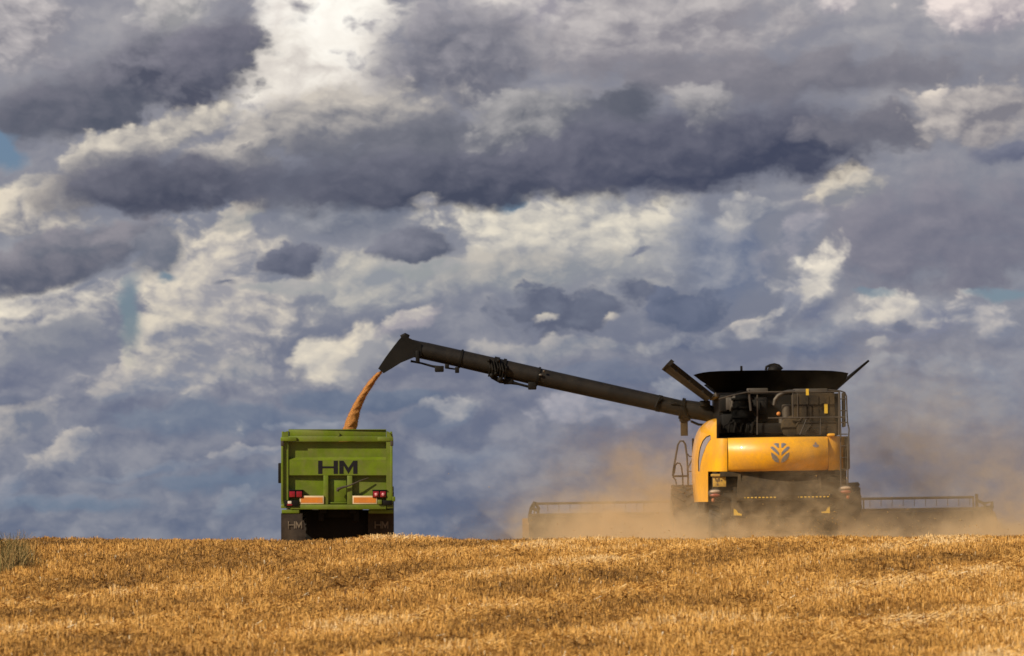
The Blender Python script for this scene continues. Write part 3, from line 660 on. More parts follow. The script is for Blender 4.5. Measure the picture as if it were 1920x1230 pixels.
mb = MB().box((m0.x, m0.y, m1.z), (m1.x, m0.y + 0.08, m0.z), 0.02); mb.tube([(m1.x - 0.02, m0.y + 0.04, m0.z - 0.1), (-0.78, m0.y + 0.1, m0.z - 0.05)], 0.018, 8)
mb.build('mirror', BLACK, tk)

# ------------------------------------------------------------------ combine harvester
CF = Frame(1455, 100.0, -0.80, (0, R(-0.85), 0))
cv = thing('combine_harvester', CF.o, CF.rot, 'yellow combine harvester seen from behind in its dust, black grain tank opened on top', 'combine harvester')
A = CF.at
# rear hood: bulged in plan and in section
HX0, HX1, HY0, HY1 = 1365.5, 1552.0, 819.0, 884.0
ha, hb = A(HX0, HY1, 0), A(HX1, HY0, 0)
def hood_y(x, z):
    s_ = (x - ha.x) / (hb.x - ha.x); t_ = (z - ha.z) / (hb.z - ha.z)
    return -0.36 * (1 - (2 * s_ - 1) ** 2) - 0.24 * (1 - (abs(t_ - 0.52) / 0.56) ** 2.0) + 0.10
rows = []
for j in range(15):
    t_ = j / 14; rows.append([Vector((ha.x + (hb.x - ha.x) * i / 40, hood_y(ha.x + (hb.x - ha.x) * i / 40, ha.z + (hb.z - ha.z) * t_), ha.z + (hb.z - ha.z) * t_)) for i in range(41)])
rows.append([Vector((p.x, p.y + 0.30, p.z + 0.012)) for p in rows[-1]])
rows.insert(0, [Vector((p.x, p.y + 0.12, p.z - 0.01)) for p in rows[0]])
hood = MB().grid(rows).build('rear_hood', YELLOW, cv, angle=60)
def on_hood(x, y, off=0.005):
    p = A(x, y, -0.2); return Vector((p.x, hood_y(p.x, p.z) - off, p.z))
leafs = [[(1449.3, 833), (1453, 831), (1458.9, 831.4), (1459.2, 839.6), (1456.5, 839.8), (1453, 836)],
         [(1443, 839.5), (1445.5, 837.4), (1449, 838.2), (1454.5, 843.5), (1458.8, 849), (1459.3, 854.4), (1454, 850), (1447, 844.2)],
         [(1444, 848.5), (1448.5, 850.5), (1454.5, 855.5), (1458.6, 861.5), (1459.2, 868), (1452.5, 866.2), (1447.3, 861), (1445, 855)]]
mb = MB()
for lf in leafs:
    for s_ in (1, -1):
        poly = [(x if s_ > 0 else 2 * 1461.3 - x, y) for x, y in lf]
        c = (sum(p[0] for p in poly) / len(poly), sum(p[1] for p in poly) / len(poly))
        cvx = mb.bm.verts.new(on_hood(*c, 0.014)); vs = [mb.bm.verts.new(on_hood(x, y, 0.006)) for x, y in poly]; bk = [mb.bm.verts.new(on_hood(x, y, -0.002)) for x, y in poly]
        for k in range(len(vs)):
            k2 = (k + 1) % len(vs); mb.bm.faces.new((cvx, vs[k], vs[k2])); mb.bm.faces.new((vs[k], bk[k], bk[k2], vs[k2]))
mb.build('leaf_emblem', SILVER, hood, 'silver emblem of six leaves', angle=50)
mb = MB()
for poly in ([(1529, 828), (1532, 833), (1526, 833)], [(1523.5, 834), (1529, 833.6), (1535.5, 834), (1534, 838), (1529.5, 839), (1524.5, 837.5)]):
    mb.bm.faces.new([mb.bm.verts.new(on_hood(x, y, 0.005)) for x, y in poly])
mb.build('small_badge', GREYD, hood)
# left flank: wraps round the corner and stands taller than the hood
SIL = [(785, 1339), (788, 1330), (792, 1324), (800, 1316.5), (808, 1312), (820, 1308), (832, 1305.5), (846, 1303.5), (862, 1302.5), (880, 1302.5), (900, 1303.5), (920, 1305.5), (941, 1308)]
def sil(y): return float(np.interp(y, [p[0] for p in SIL], [p[1] for p in SIL]))
def side_pt(x, y, off=0.0):
    L_ = sil(y); u = min(1.0, max(0.0, (1364.0 - x) / (1364.0 - L_)))
    tb = (884 - y) / 65.0
    d = 0.05 + 1.5 * u ** 2.4 + 0.05 * (1 - u) * ((tb - 0.42) / 0.62) ** 2 + max(0, (812 - y)) * 0.006
    p = A(x, y, d); p.y -= off; return p
def flank(ys, xr_, ncol=12):
    rows = []
    for y in ys:
        L_ = sil(y); row = [side_pt(xr_ + (L_ - xr_) * i / ncol, y) for i in range(ncol + 1)]
        q = row[-1]; row.append(Vector((q.x - 0.01, q.y + 0.8, q.z))); row.append(Vector((q.x + 0.01, q.y + 2.0, q.z))); row.insert(0, Vector((row[0].x, row[0].y + 0.12, row[0].z)))
        rows.append(row)
    return rows
mb = MB()
mb.grid(flank([785, 788, 792, 800, 808, 815, 822], 1343.5)); mb.grid(flank([822, 828, 834, 842, 850, 858, 866, 875, 884], 1363.8, 16)); mb.grid(flank([884, 892, 900, 910, 920, 930, 941], 1327.5))
bmesh.ops.remove_doubles(mb.bm, verts=mb.bm.verts, dist=0.001)
fk = mb.build('side_panel', YELLOW, cv, angle=60)
mb = MB(); out_ = [(1332, 817), (1325, 820), (1319, 827), (1314.5, 838), (1312, 850), (1310.5, 866), (1310.5, 884)]; in_ = [(1332, 824), (1328, 829), (1324, 836), (1320, 846), (1316.5, 856), (1313.5, 868), (1311.5, 884)]
mb.grid([[side_pt(x, y, 0.02) for x, y in out_], [side_pt((x + a) / 2, (y + b_) / 2, 0.02) for (x, y), (a, b_) in zip(out_, in_)], [side_pt(x, y, 0.02) for x, y in in_]])
dc = mb.build('side_decal', GREYD, fk)
mb = MB(); mb.tube([side_pt(x - 0.6, y - 0.4, 0.015) for x, y in out_], 0.014, 6); mb.build('panel_seam', BLACK, fk)
# right corner panel
rows = []
for j in range(11):
    y = 818 + 64 * j / 10; tb = (884 - y) / 65.0; bul = -0.13 * (1 - ((tb - 0.42) / 0.62) ** 2)
    row = [A(x, y, d) + Vector((0, bul * k + 0.06, 0)) for x, d, k in ((1553.2, 0.0, 1), (1560, 0.03, 1), (1568, 0.08, .9), (1577, 0.18, .8), (1584, 0.34, .6), (1588.5, 0.6, .3), (1590, 1.0, 0), (1591, 2.4, 0))]
    row.insert(0, row[0] + Vector((0, 0.12, 0))); rows.append(row)
mb = MB().grid(rows); mb.build('corner_panel', YELLOW, cv, angle=60)
mb = MB(); CF.box(mb, 1552, 812.5, 1566, 818, -0.06, 0.3, 0.03); mb.build('hood_latch', YELLOW, cv)
# dark structure behind the panels, engine deck and tank body
mb = MB(); lo, hi = A(1342, 886, 0.5), A(1576, 816, 0.5)
mb.box((lo.x, 0.32, lo.z), (hi.x, 5.5, hi.z - 0.02), 0.0)
lo, hi = A(1348, 815, 2.2), A(1572, 738, 2.2); mb.box((lo.x, 1.9, lo.z - 0.05), (hi.x, 5.4, hi.z), 0.0)
mb.build('chassis', BLACK, cv)
def cbox(mb, x0, y0, x1, y1, d0, d1, bev=0.01): return CF.box(mb, x0, y0, x1, y1, d0, d1, bev)
# engine bay
mb = MB()
cbox(mb, 1350, 740, 1388, 772, 1.2, 1.85, 0.04); cbox(mb, 1352, 776, 1400, 812, 0.9, 1.85, 0.05); cbox(mb, 1412, 745, 1440, 790, 1.3, 1.85, 0.04)
cbox(mb, 1402, 794, 1480, 813, 0.7, 1.85, 0.05); cbox(mb, 1425, 752, 1438, 775, 1.1, 1.3, 0.02)
for k in range(5): cbox(mb, 1362 + 9 * k, 746 + 2 * (k % 2), 1366 + 9 * k, 770 + 5 * (k % 3), 1.05 - 0.03 * k, 1.2, 0.01)
for k in range(6):
    mb.tube([A(1355 + 11 * k, 811, 0.7), A(1357 + 11 * k, 800 - 4 * (k % 3), 0.65), A(1366 + 10 * k, 793 - 3 * (k % 2), 0.75), A(1372 + 9 * k, 781, 1.0)], 0.018 + 0.006 * (k % 3), 8)
eng = mb.build('engine', BLACK, cv)
mb = MB()
mb.tube([A(1392, 742, 1.0), A(1393, 758, 0.85), A(1393, 776, 0.85), A(1396, 794, 0.95), A(1406, 806, 1.1)], [0.20, 0.24, 0.25, 0.22, 0.16], 18)
for y in (748, 764, 782): mb.lathe([(-0.02, 0.265), (0.02, 0.265)], A(1393, y, 0.87), 'Z', 20)
mb.build('air_duct', TANKM, eng)
mb = MB(); cbox(mb, 1361, 745, 1382, 768, 1.0, 1.04, 0.01); mb.tube([A(1374, 765, 0.9), A(1372, 752, 0.9), A(1378, 744, 0.95)], 0.05, 8); cbox(mb, 1368, 747, 1371, 771, 0.93, 0.98, 0.01); mb.build('heat_shield', METAL, eng)
mb = MB(); mb.tube([A(1452, 760, 0.8), A(1453, 750, 0.8), A(1459, 742, 0.8), A(1468, 737, 0.82), A(1478, 734.5, 0.85), A(1490, 734, 0.9)], 0.045, 12); mb.build('exhaust_pipe', METAL, eng)
mb = MB(); mb.lathe([(-0.16, 0.09), (-0.14, 0.11), (0.14, 0.11), (0.16, 0.09)], A(1475, 772, 0.8), 'Z', 18); mb.lathe([(-0.12, 0.07), (0.12, 0.07)], A(1466, 792, 0.8), 'Z', 14); mb.build('filter_canister', METAL, eng)
mb = MB(); mb.blobm(A(1460, 776, 0.75), (0.05, 0.05, 0.05), 12); mb.build('filler_cap', ORANGE, eng, 'orange filler cap')
mb = MB(); mb.lathe([(-0.06, 0.20), (-0.03, 0.24), (0.12, 0.26)], A(1484, 800, 0.7), 'Y', 24); mb.lathe([(-0.05, 0.17), (-0.02, 0.19), (0.10, 0.2)], A(1508, 799, 0.65), 'Y', 24); mb.tube([A(1484, 788, 0.6), A(1508, 790, 0.6)], 0.02, 6); mb.build('belt_pulley', DUSTYB, eng)
mb = MB(); cbox(mb, 1488, 738, 1566, 790, 0.7, 1.6, 0.02)
for k in range(4): cbox(mb, 1496 + 19 * k, 742, 1497.5 + 19 * k, 786, 0.685, 0.70, 0.003)
cbox(mb, 1490, 760, 1564, 762, 0.69, 0.70, 0.003)
mb.build('cooling_screen', DUSTYB, cv)
mb = MB(); cbox(mb, 1495, 791, 1570, 815, 0.55, 1.6, 0.04); mb.tube([A(1510, 812, 0.5), A(1520, 798, 0.45), A(1533, 812, 0.5)], 0.025, 8); mb.build('fan_housing', DUSTYB, cv)
for x0, y0, x1, y1, d in ((1511, 729, 1516.5, 741, 0.42), (1545.5, 757, 1552, 775, 0.66)):
    mb = MB(); cbox(mb, x0, y0, x1, y1, d, d + 0.012, 0.0); mb.build('warning_decal', DECALY, cv)
# rails round the deck
mb = MB()
rr_ = 0.017
def rail(pts, r=rr_): mb.tube([A(*p) for p in pts], r, 8)
rail([(1348, 748, 0.45), (1378, 740, 0.45), (1400, 735.5, 0.45), (1440, 735, 0.45), (1574, 734.5, 0.45)]); rail([(1440, 784, 0.45), (1584, 782, 0.45)])
rail([(1487, 736, 0.45), (1487, 784, 0.45)]); rail([(1496, 736, 0.45), (1496, 784, 0.45)], 0.012); rail([(1573, 734, 0.45), (1573, 816, 0.45)]); rail([(1539, 784, 0.45), (1538, 815, 0.45)], 0.012)
rail([(1500, 815, 0.45), (1512, 786, 0.45)], 0.012); rail([(1420, 740, 0.6), (1420, 815, 0.6)]); rail([(1404, 731, 0.5), (1408, 770, 0.5)], 0.03)
mb.build('hand_rail', RAIL, cv)
mb = MB()
rail([(1553, 731, 0.2), (1576, 733, 0.2), (1584, 736, 0.2), (1587, 743, 0.2), (1588, 770, 0.2), (1589, 792, 0.15), (1592, 805, 0.1), (1591, 820, 0.05), (1590, 850, 0.0), (1589.5, 915, 0.0)])
rail([(1574, 735, 0.1), (1576, 800, 0.1), (1577, 915, 0.0)])
for k in range(8): rail([(1575.5 + 0.2 * k, 748 + 22 * k, 0.05), (1588.5 + 0.2 * k, 748 + 22 * k, 0.05)], 0.013)
mb.build('ladder', RAIL, cv)
mb = MB(); cbox(mb, 1584.5, 818, 1594, 880, 0.15, 0.9, 0.03); cbox(mb, 1582, 735, 1586, 800, 0.5, 1.2, 0.02); mb.build('side_guard', DUSTYB, cv)
# lower rear
mb = MB()
q0, q1 = A(1336, 885.5, 0.2), A(1588, 936, 0.2)
mb.box((q0.x, 0.22, q1.z), (q1.x, 3.0, q0.z), 0.01)
rows = [[A(1392, 892, -0.02), A(1532, 892, -0.02)], [A(1388, 915, -0.20), A(1536, 915, -0.20)], [A(1386, 930, -0.30), A(1538, 930, -0.30)], [A(1386, 931, 0.2), A(1538, 931, 0.2)]]
mb.grid(rows)
cbox(mb, 1350, 885, 1575, 891, 0.02, 0.3, 0.02)
for x_ in (1384, 1534): mb.prism([A(x_, 889, 0.0), A(x_ + 5, 889, 0.0), A(x_ + 7, 940, -0.32), A(x_ - 2, 940, -0.32)], (0, 0.3, 0))
for k in range(3): cbox(mb, 1552, 889 + 6 * k, 1584, 891.5 + 6 * k, 0.12, 0.24, 0.01)
lb = mb.build('lower_body', DUSTYB, cv)
mb = MB(); cbox(mb, 1374, 929, 1560, 936.5, -0.34, -0.2, 0.01); bar_ = mb.build('bumper_bar', DUSTYB, cv)
tape = bpy.data.materials.new('striped_tape'); tape.use_nodes = True; n = NT(tape.node_tree); tb_ = n.n['Principled BSDF']
sx = n.new('ShaderNodeSeparateXYZ'); n.put(sx.inputs[0], n.new('ShaderNodeTexCoord').outputs['Object'])
n.put(tb_.inputs['Base Color'], n.mix(n.m('GREATER_THAN', n.m('FRACT', n.m('MULTIPLY', sx.outputs[0], 11.8)), 0.45), (0.03, 0.024, 0.016, 1), (0.75, 0.48, 0.05, 1)))
for xa_, xb_ in ((1396, 1456), (1496.5, 1554)):
    mb = MB(); p0, p1 = A(xa_, 931.4 + (1455 - xa_) * 0.012, -0.35), A(xb_, 933.4 + (1455 - xb_) * 0.012, -0.35); mb.box((p0.x, -0.35, min(p0.z, p1.z)), (p1.x, -0.342, min(p0.z, p1.z) + 0.026)); mb.build('reflective_tape', tape, bar_)
mb = MB(); cbox(mb, 1372, 938, 1556, 968, -0.1, 0.5, 0.03); cbox(mb, 1352, 938, 1374, 1000, 0.2, 0.6, 0.02); mb.build('straw_spreader', DUSTYB, cv)
mb = MB(); mb.prism([A(x, y, -0.2) for x, y in ((1376, 954), (1380.5, 956), (1383.5, 961), (1391, 964), (1391, 967), (1376, 966))], (0, 0.05, 0)); mb.build('tow_bracket', DECALY, cv)
mb = MB(); mb.prism([A(x, y, -0.2) for x, y in ((1552, 951), (1556, 950), (1556, 962), (1540.5, 962), (1540.5, 959), (1549, 958.5))], (0, 0.05, 0)); mb.build('tow_bracket', DECALY, cv)
mb = MB(); cbox(mb, 1336.5, 894.5, 1361.5, 912.5, 0.10, 0.13, 0.004); cbox(mb, 1333, 889, 1364, 893, 0.06, 0.14, 0.01)
pl = mb.build('number_plate', mat('dusty_plate', (0.62, 0.36, 0.04), 0.6, var=0.25, dust=0.5, vscale=14), cv, 'dusty yellow number plate with unreadable characters')
mb = MB()
for poly in ([(1340, 896), (1342, 896), (1344.5, 900), (1347, 896), (1349.5, 896), (1349.5, 903), (1347, 903), (1345, 905), (1341.5, 902)], [(1351.5, 899.6), (1354, 899.6), (1354, 902), (1351.5, 902)], [(1343.5, 907), (1346.5, 906), (1347, 910.5), (1344, 911)]):
    mb.prism([A(x, y, 0.098) for x, y in poly], (0, -0.003, 0))
mb.build('plate_marks', mat('faded_plate_ink', (0.14, 0.075, 0.02), 0.8, dust=0.5), pl)
# rear lamps
for cx, cy, d in ((1341, 925, 0.05), (1585.5, 918.5, -0.05)):
    c = A(cx, cy, d)
    mb = MB().blobm(c, (0.165, 0.08, 0.11), 20); lamp = mb.build('rear_lamp', RAIL, cv)
    mb = MB().blobm(c + Vector((0, -0.03, 0.038)), (0.125, 0.07, 0.045), 16); mb.build('lens', mat('dusty_white_lens', (0.52, 0.40, 0.30), 0.4, dust=0.5), lamp)
    mb = MB().blobm(c + Vector((0, -0.03, -0.040)), (0.125, 0.07, 0.045), 16); mb.build('lens', mat('dusty_red_lens', (0.34, 0.06, 0.04), 0.4, dust=0.4), lamp)
    c2 = A(cx + (4.5 if cx > 1400 else -4), cy + 13, d)
    mb = MB().blobm(c2, (0.038, 0.04, 0.046), 14); mb.tube([c, c2], 0.02, 6); mb.build('side_lamp', mat('orange_lens', (0.42, 0.10, 0.03), 0.5, dust=0.5), cv)
# wheels
for x_ in (-1.12, 1.18): wheel(cv, (x_, 1.5, 0.72), 0.72, 0.56, 0.36, HUB, 22)
mb = MB().box((-1.3, 1.35, 0.62), (1.3, 1.65, 0.86), 0.03); mb.box((-0.3, 1.3, 0.86), (0.3, 1.9, 1.6), 0.05); mb.build('rear_axle', DUSTYB, cv)
fx = A(1258, 960, 5.8).x
for x_ in (fx + 0.32, -fx - 0.1): wheel(cv, (x_, 5.8, 0.98), 0.98, 0.62, 0.5, HUB, 22)
mb = MB().box((fx + 0.3, 5.6, 0.8), (-fx - 0.3, 6.0, 1.2), 0.03); mb.build('front_axle', DUSTYB, cv)
mb = MB(); lo, hi = A(1325, 960, 3.2), A(1580, 886, 3.2); mb.box((lo.x, 3.1, lo.z), (hi.x, 7.6, hi.z), 0.03); mb.build('threshing_body', DUSTYB, cv)
mb = MB(); mb.box((-1.55, 2.9, 2.05), (1.5, 6.4, 3.0), 0.08); mb.build('front_flank', YELLOW, cv)
# cab, out of sight ahead of the tank
mb = MB(); mb.box((-0.95, 6.5, 3.55), (0.95, 8.5, 3.75), 0.08); mb.box((-0.9, 6.5, 1.9), (0.9, 8.1, 2.15), 0.04)
for x_ in (-0.9, 0.82):
    for y in (6.5, 8.0): mb.box((x_, y, 2.15), (x_ + 0.08, y + 0.08, 3.55), 0.01)
cab = mb.build('cab', YELLOW, cv)
mb = MB(); mb.box((-0.80, 8.03, 2.17), (0.80, 8.05, 3.54)); mb.box((-0.87, 6.6, 2.17), (-0.85, 7.98, 3.54)); mb.box((0.85, 6.6, 2.17), (0.87, 7.98, 3.54)); mb.build('window', GLASS, cab)
# boarding rails by the cab
mb = MB(); r1 = 0.024
rail([(1261.5, 893, 6.6), (1263, 880, 6.6), (1267, 856, 6.6), (1271, 834, 6.6), (1275, 827, 6.6), (1281, 827, 6.6), (1285, 833, 6.6), (1288, 855, 6.6), (1290, 890, 6.6), (1290.5, 925, 6.6)], r1)
rail([(1261.5, 893, 6.6), (1290, 892.5, 6.6)], r1); rail([(1264, 888, 6.65), (1266, 873, 6.65), (1270, 868, 6.65), (1275, 869, 6.65), (1278, 876, 6.65), (1280, 892, 6.65), (1281, 925, 6.65)], r1 * 0.8)
rail([(1261.5, 894, 6.6), (1267, 900, 6.6), (1268, 908, 6.6), (1266, 922, 6.6)], r1 * 0.7)
rail([(1299.5, 822, 5.6), (1299.5, 905, 5.6)], r1 * 1.1); rail([(1289, 851, 6.0), (1293, 856, 6.0), (1299, 855.5, 6.0)], r1 * 0.6); rail([(1289, 880, 6.0), (1296, 865, 6.0), (1299, 858, 6.0)], r1 * 0.6); rail([(1290, 884, 6.0), (1299, 884, 6.0)], r1 * 0.6)
mb.build('boarding_rail', RAIL, cv)
mb = MB(); mb.box((fx + 0.05, 6.3, 1.55), (fx + 0.9, 7.6, 1.62), 0.02); mb.build('platform', DUSTYB, cv)

# grain tank: flaps opened out
def slab(pts, th, name, material): return MB().prism(pts, th).build(name, material, cv, angle=20)
TY = 2.0
top = [(1300, 703), (1308, 700.5), (1318, 698.3), (1330, 696.8), (1350, 695.5), (1380, 694.8), (1430, 694.2), (1480, 694), (1530, 694.2), (1560, 695.2), (1578, 697), (1591, 699.5)]
rows = [[A(x, y, TY - 0.55) for x, y in top],
        [A(1300 + (x - 1300) * 0.93 + 14, 714, TY - 0.36) for x, y in top],
        [A(1300 + (x - 1300) * 0.80 + 36, 728, TY - 0.12) for x, y in top],
        [A(1300 + (x - 1300) * 0.74 + 46, 741, TY) for x, y in top]]
gt = MB().grid(rows, (0, 0.03, 0)).build('tank_flap', TANKM, cv)
rows2 = [[Vector((p.x, 2 * (TY + 1.35) - p.y, p.z - 0.05)) for p in row] for row in rows]
rows2 = [[Vector((p.x * 0.78 + 0.02, p.y, p.z - 0.06)) for p in row] for row in rows2]
MB().grid(rows2, (0, -0.03, 0)).build('tank_flap', TANKM, cv)
# left flap: deep sheet seen from its outer side
l0, l1 = A(1251.5, 683, 1.55), A(1333, 747, 1.95)
lt = Vector((l0.x, 0, l0.z)); lbm = Vector((l1.x, 0, l1.z))
mb = MB(); n_ = Vector((lbm.z - lt.z, 0, lt.x - lbm.x)).normalized() * 0.11
mb.prism([Vector((lt.x, 1.5, lt.z)), Vector((lbm.x, 2.0, lbm.z)), Vector((lbm.x, 4.6, lbm.z)), Vector((lt.x, 5.0, lt.z))], -n_ if n_.x < 0 else n_)
e_ = (lbm - lt).normalized()
mb.prism([Vector((lt.x, 1.45, lt.z)) - e_ * 0.02, Vector((lt.x, 5.05, lt.z)) - e_ * 0.02, Vector((lt.x, 5.05, lt.z)) + e_ * 0.07, Vector((lt.x, 1.45, lt.z)) + e_ * 0.07], (0.10, 0, 0.10))
for k in range(3):
    f = 0.2 + 0.3 * k; p = lt.lerp(lbm, f); mb.box((p.x - 0.02, 1.52 + 0.15 * f, p.z - 0.02), (p.x + 0.02, 1.60 + 0.15 * f, p.z + 0.02))
mb.build('tank_flap', AUGERM, cv, 'olive black side flap tilted out to the left')
# right flap, a narrower leaf, edge on
r0, r1_ = A(1627.5, 674.5, 1.5), A(1556, 738, 1.95)
mb = MB(); mb.prism([Vector((r0.x, 1.45, r0.z)), Vector((r1_.x, 1.95, r1_.z)), Vector((r1_.x, 4.4, r1_.z)), Vector((r1_.x * 0.75 + r0.x * 0.25, 4.2, r1_.z * 0.75 + r0.z * 0.25)), Vector((r0.x - 0.06, 1.65, r0.z - 0.05))], (0.035, 0, -0.035))
mb.build('tank_flap', TANKM, cv, 'black side flap tilted out to the right')
mb = MB(); cbox(mb, 1340, 736, 1560, 741, TY - 0.05, TY + 2.7, 0.02); cbox(mb, 1400, 728, 1440, 738, TY - 0.25, TY, 0.02); cbox(mb, 1487, 729, 1552, 737, TY - 0.3, TY, 0.02); mb.build('tank_rim', METAL, cv)
mb = MB(); cbox(mb, 1388, 686, 1392.5, 700, TY + 0.6, TY + 0.68, 0.01); mb.build('level_sensor', BLACK, cv)
mb = MB(); c = A(1452, 694, TY + 1.0); mb.blobm(c, (0.16, 0.2, 0.12), 16); mb.tube([A(1436, 694, TY + 1), A(1437, 688, TY + 1), A(1444, 684.5, TY + 1), A(1452, 683, TY + 1), A(1460, 685, TY + 1), A(1467, 692, TY + 1)], 0.03, 8); mb.build('filling_auger', BLACK, cv)

# unloading auger, swung out to the left
AD = 4.8
def ap(x, y, d=AD): return A(x, y, d)
mb = MB(); ctr = [(1345, 784), (1330, 775.5), (1312, 770.5), (1295, 768.2), (1279, 766)]
mb.tube([ap(*p) for p in ctr], [0.17, 0.20, 0.215, 0.215, 0.212], 24); mb.tube([ap(1279, 766), ap(1010, 706.5)], [0.188, 0.206], 24); mb.tube([ap(1010, 706.5), ap(930, 688)], [0.213, 0.210], 24); mb.tube([ap(930, 688), ap(864, 672.8)], [0.208, 0.205], 24)
mb.tube([ap(864, 672.8), ap(800, 658.5), ap(782, 655), ap(768, 648)], [0.202, 0.202, 0.20, 0.16], 24)
au = mb.build('unloading_auger', AUGERM, cv)
def ring(x, y, dx, dy, r, w, name='flange'):
    mb = MB(); a, b_ = ap(x - dx * w, y - dy * w), ap(x + dx * w, y + dy * w); mb.tube([a, b_], r, 24); return mb
for x, y, r, w in ((864, 672.8, 0.226, 2.0), (1009, 706.3, 0.232, 2.0), (1279, 766, 0.250, 3.0), (929, 687.8, 0.238, 5.0), (944, 691.2, 0.238, 3.0), (1236, 756.5, 0.2, 4.0)):
    ring(x, y, 0.975, 0.222, r, w).build('flange', BLACK, au)
mb = MB()
for x, y, r in ((917, 676, .05), (922, 704, .06), (935, 676, .05), (938, 712, .07), (950, 690, .04), (930, 700, .05)): mb.blobm(ap(x, y, AD - 0.22), (r, 0.1, r), 8)
for k in range(7): mb.tube([ap(916 + 5 * k, 674 + k * 1.2, AD - 0.25), ap(919 + 5 * k, 690 + (k % 3) * 3, AD - 0.29), ap(916 + 5 * k, 706 + k, AD - 0.2)], 0.018, 6)
mb.build('hinge_joint', BLACK, au)
mb = MB(); mb.tube([ap(922, 706, AD - 0.1), ap(938, 714, AD - 0.1), ap(955, 716, AD - 0.1), ap(972, 720, AD - 0.1), ap(1002, 728, AD - 0.1)], [0.05, 0.06, 0.055, 0.03, 0.03], 10); mb.tube([ap(955, 717, AD - 0.1), ap(960, 712, AD)], 0.05, 8); cbox(mb, 990, 716, 1006, 730, AD - 0.15, AD + 0.1, 0.02); cbox(mb, 944, 709, 962, 720, AD - 0.16, AD + 0.1, 0.02); mb.build('fold_cylinder', BLACK, au)
mb = MB(); mb.tube([ap(770, 677, AD - 0.1), ap(790, 681, AD - 0.1), ap(812, 687, AD - 0.1), ap(832, 690, AD - 0.1)], [0.03, 0.025, 0.03, 0.045], 8); cbox(mb, 815, 686, 832, 697, AD - 0.15, AD + 0.05, 0.02); cbox(mb, 834, 682, 842, 691, AD - 0.1, AD + 0.05, 0.02); cbox(mb, 853, 688, 861, 699, AD - 0.1, AD + 0.05, 0.015); mb.tube([ap(838, 690, AD), ap(853, 692, AD)], 0.02, 6); cbox(mb, 779, 657, 787, 680, AD - 0.24, AD - 0.1, 0.02); mb.build('spout_cylinder', BLACK, au)
mb = MB(); mb.tube([ap(1258, 757, AD - 0.2), ap(1270, 755.5, AD - 0.24), ap(1283, 762, AD - 0.26), ap(1287, 778, AD - 0.22), ap(1294, 788, AD - 0.1)], 0.022, 8); mb.tube([ap(1296, 790, AD - 0.1), ap(1310, 796, AD), ap(1330, 797, AD)], 0.03, 8); mb.tube([ap(1238, 743, AD - 0.23), ap(1228, 764, AD - 0.23)], 0.02, 6); mb.build('hydraulic_hose', BLACK, au)
mb = MB(); cbox(mb, 1274, 774, 1292, 790, AD - 0.06, AD + 0.1, 0.01); cbox(mb, 1276, 786, 1290, 817, AD - 0.02, AD + 0.05, 0.01); mb.build('guard_plate', DUSTYB, au)
mb = MB(); cbox(mb, 1312, 751, 1332, 762, AD - 0.3, AD, 0.03); mb.build('elbow_cap', BLACK, au)
mb = MB(); mb.blobm(ap(1014, 703, AD - 0.24), (0.05, 0.03, 0.03), 10); mb.blobm(ap(1020, 696, AD - 0.25), (0.03, 0.03, 0.03), 10); mb.build('work_lamp', METAL, au)
# spout: square hood that narrows to the mouth
def sq(pts, half): return [[ap(x, y, AD - half * k) for x, y in pts] for k in (1, -1)]
sec = [((752, 632.5), (784, 667), 0.22), ((747, 638), (768, 673.5), 0.22), ((736, 652), (752, 680), 0.21), ((722, 671), (736, 690), 0.18), ((709, 691), (719.5, 700), 0.15)]
mb = MB(); rings_ = []
for (tx, ty), (bx, by), hf in sec: rings_.append([ap(tx, ty, AD - hf), ap(bx, by, AD - hf), ap(bx, by, AD + hf), ap(tx, ty, AD + hf)])
for rg in (rings_,):
    vs = [[mb.bm.verts.new(p) for p in r_] for r_ in rg]
    for a_, b_ in zip(vs, vs[1:]):
        for k in range(4): mb.bm.faces.new((a_[k], a_[(k + 1) % 4], b_[(k + 1) % 4], b_[k]))
    mb.bm.faces.new(vs[0])
mb.tube([ap(752, 633, AD), ap(760, 629.5, AD), ap(767, 632, AD)], [0.06, 0.07, 0.05], 10)
mb.prism([ap(752, 634, AD - 0.21), ap(760, 630, AD - 0.21), ap(790, 645, AD - 0.21), ap(790, 668, AD - 0.21), ap(780, 663, AD - 0.21)], (0, 0.42, 0))
mb.build('spout', BLACK, au, angle=25)

# header
HD = 9.6
header = MB(); xa, xb = A(992, 1000, HD).x, A(1857, 1000, HD).x
za = 0.10
header.box((xa, HD, za), (xb, HD + 0.08, 1.28), 0.02)
for k in range(15): x_ = xa + (xb - xa) * (k + 0.5) / 15; header.box((x_ - 0.04, HD - 0.06, za), (x_ + 0.04, HD - 0.003, 1.26), 0.01)
header.box((xa, HD - 0.08, 1.283), (xb, HD + 0.1, 1.36), 0.02); header.box((xa, HD + 0.08, za), (xb, HD + 1.6, za + 0.05), 0.01)
header.box((-0.7, 7.6, 0.5), (0.7, HD - 0.065, 1.15), 0.05)
hd = header.build('header', DUSTYB, cv)
mb = MB(); RC = Vector((0, HD + 0.85, 1.05)); ra = 0.56
mb.tube([(xa + 0.15, RC.y, RC.z), (xb - 0.3, RC.y, RC.z)], 0.07, 12)
for k in range(6):
    a = math.pi / 2 + k * math.pi / 3; y, z = RC.y + ra * math.cos(a), RC.z + ra * math.sin(a)
    mb.tube([(xa + 0.12, y, z), (xb - 0.30, y, z)], 0.034, 8)
    for q in range(40):
        x_ = xa + 0.2 + (xb - xa - 0.6) * q / 39; mb.tube([(x_, y, z), (x_, y + 0.05, z - 0.20)], 0.007, 4)
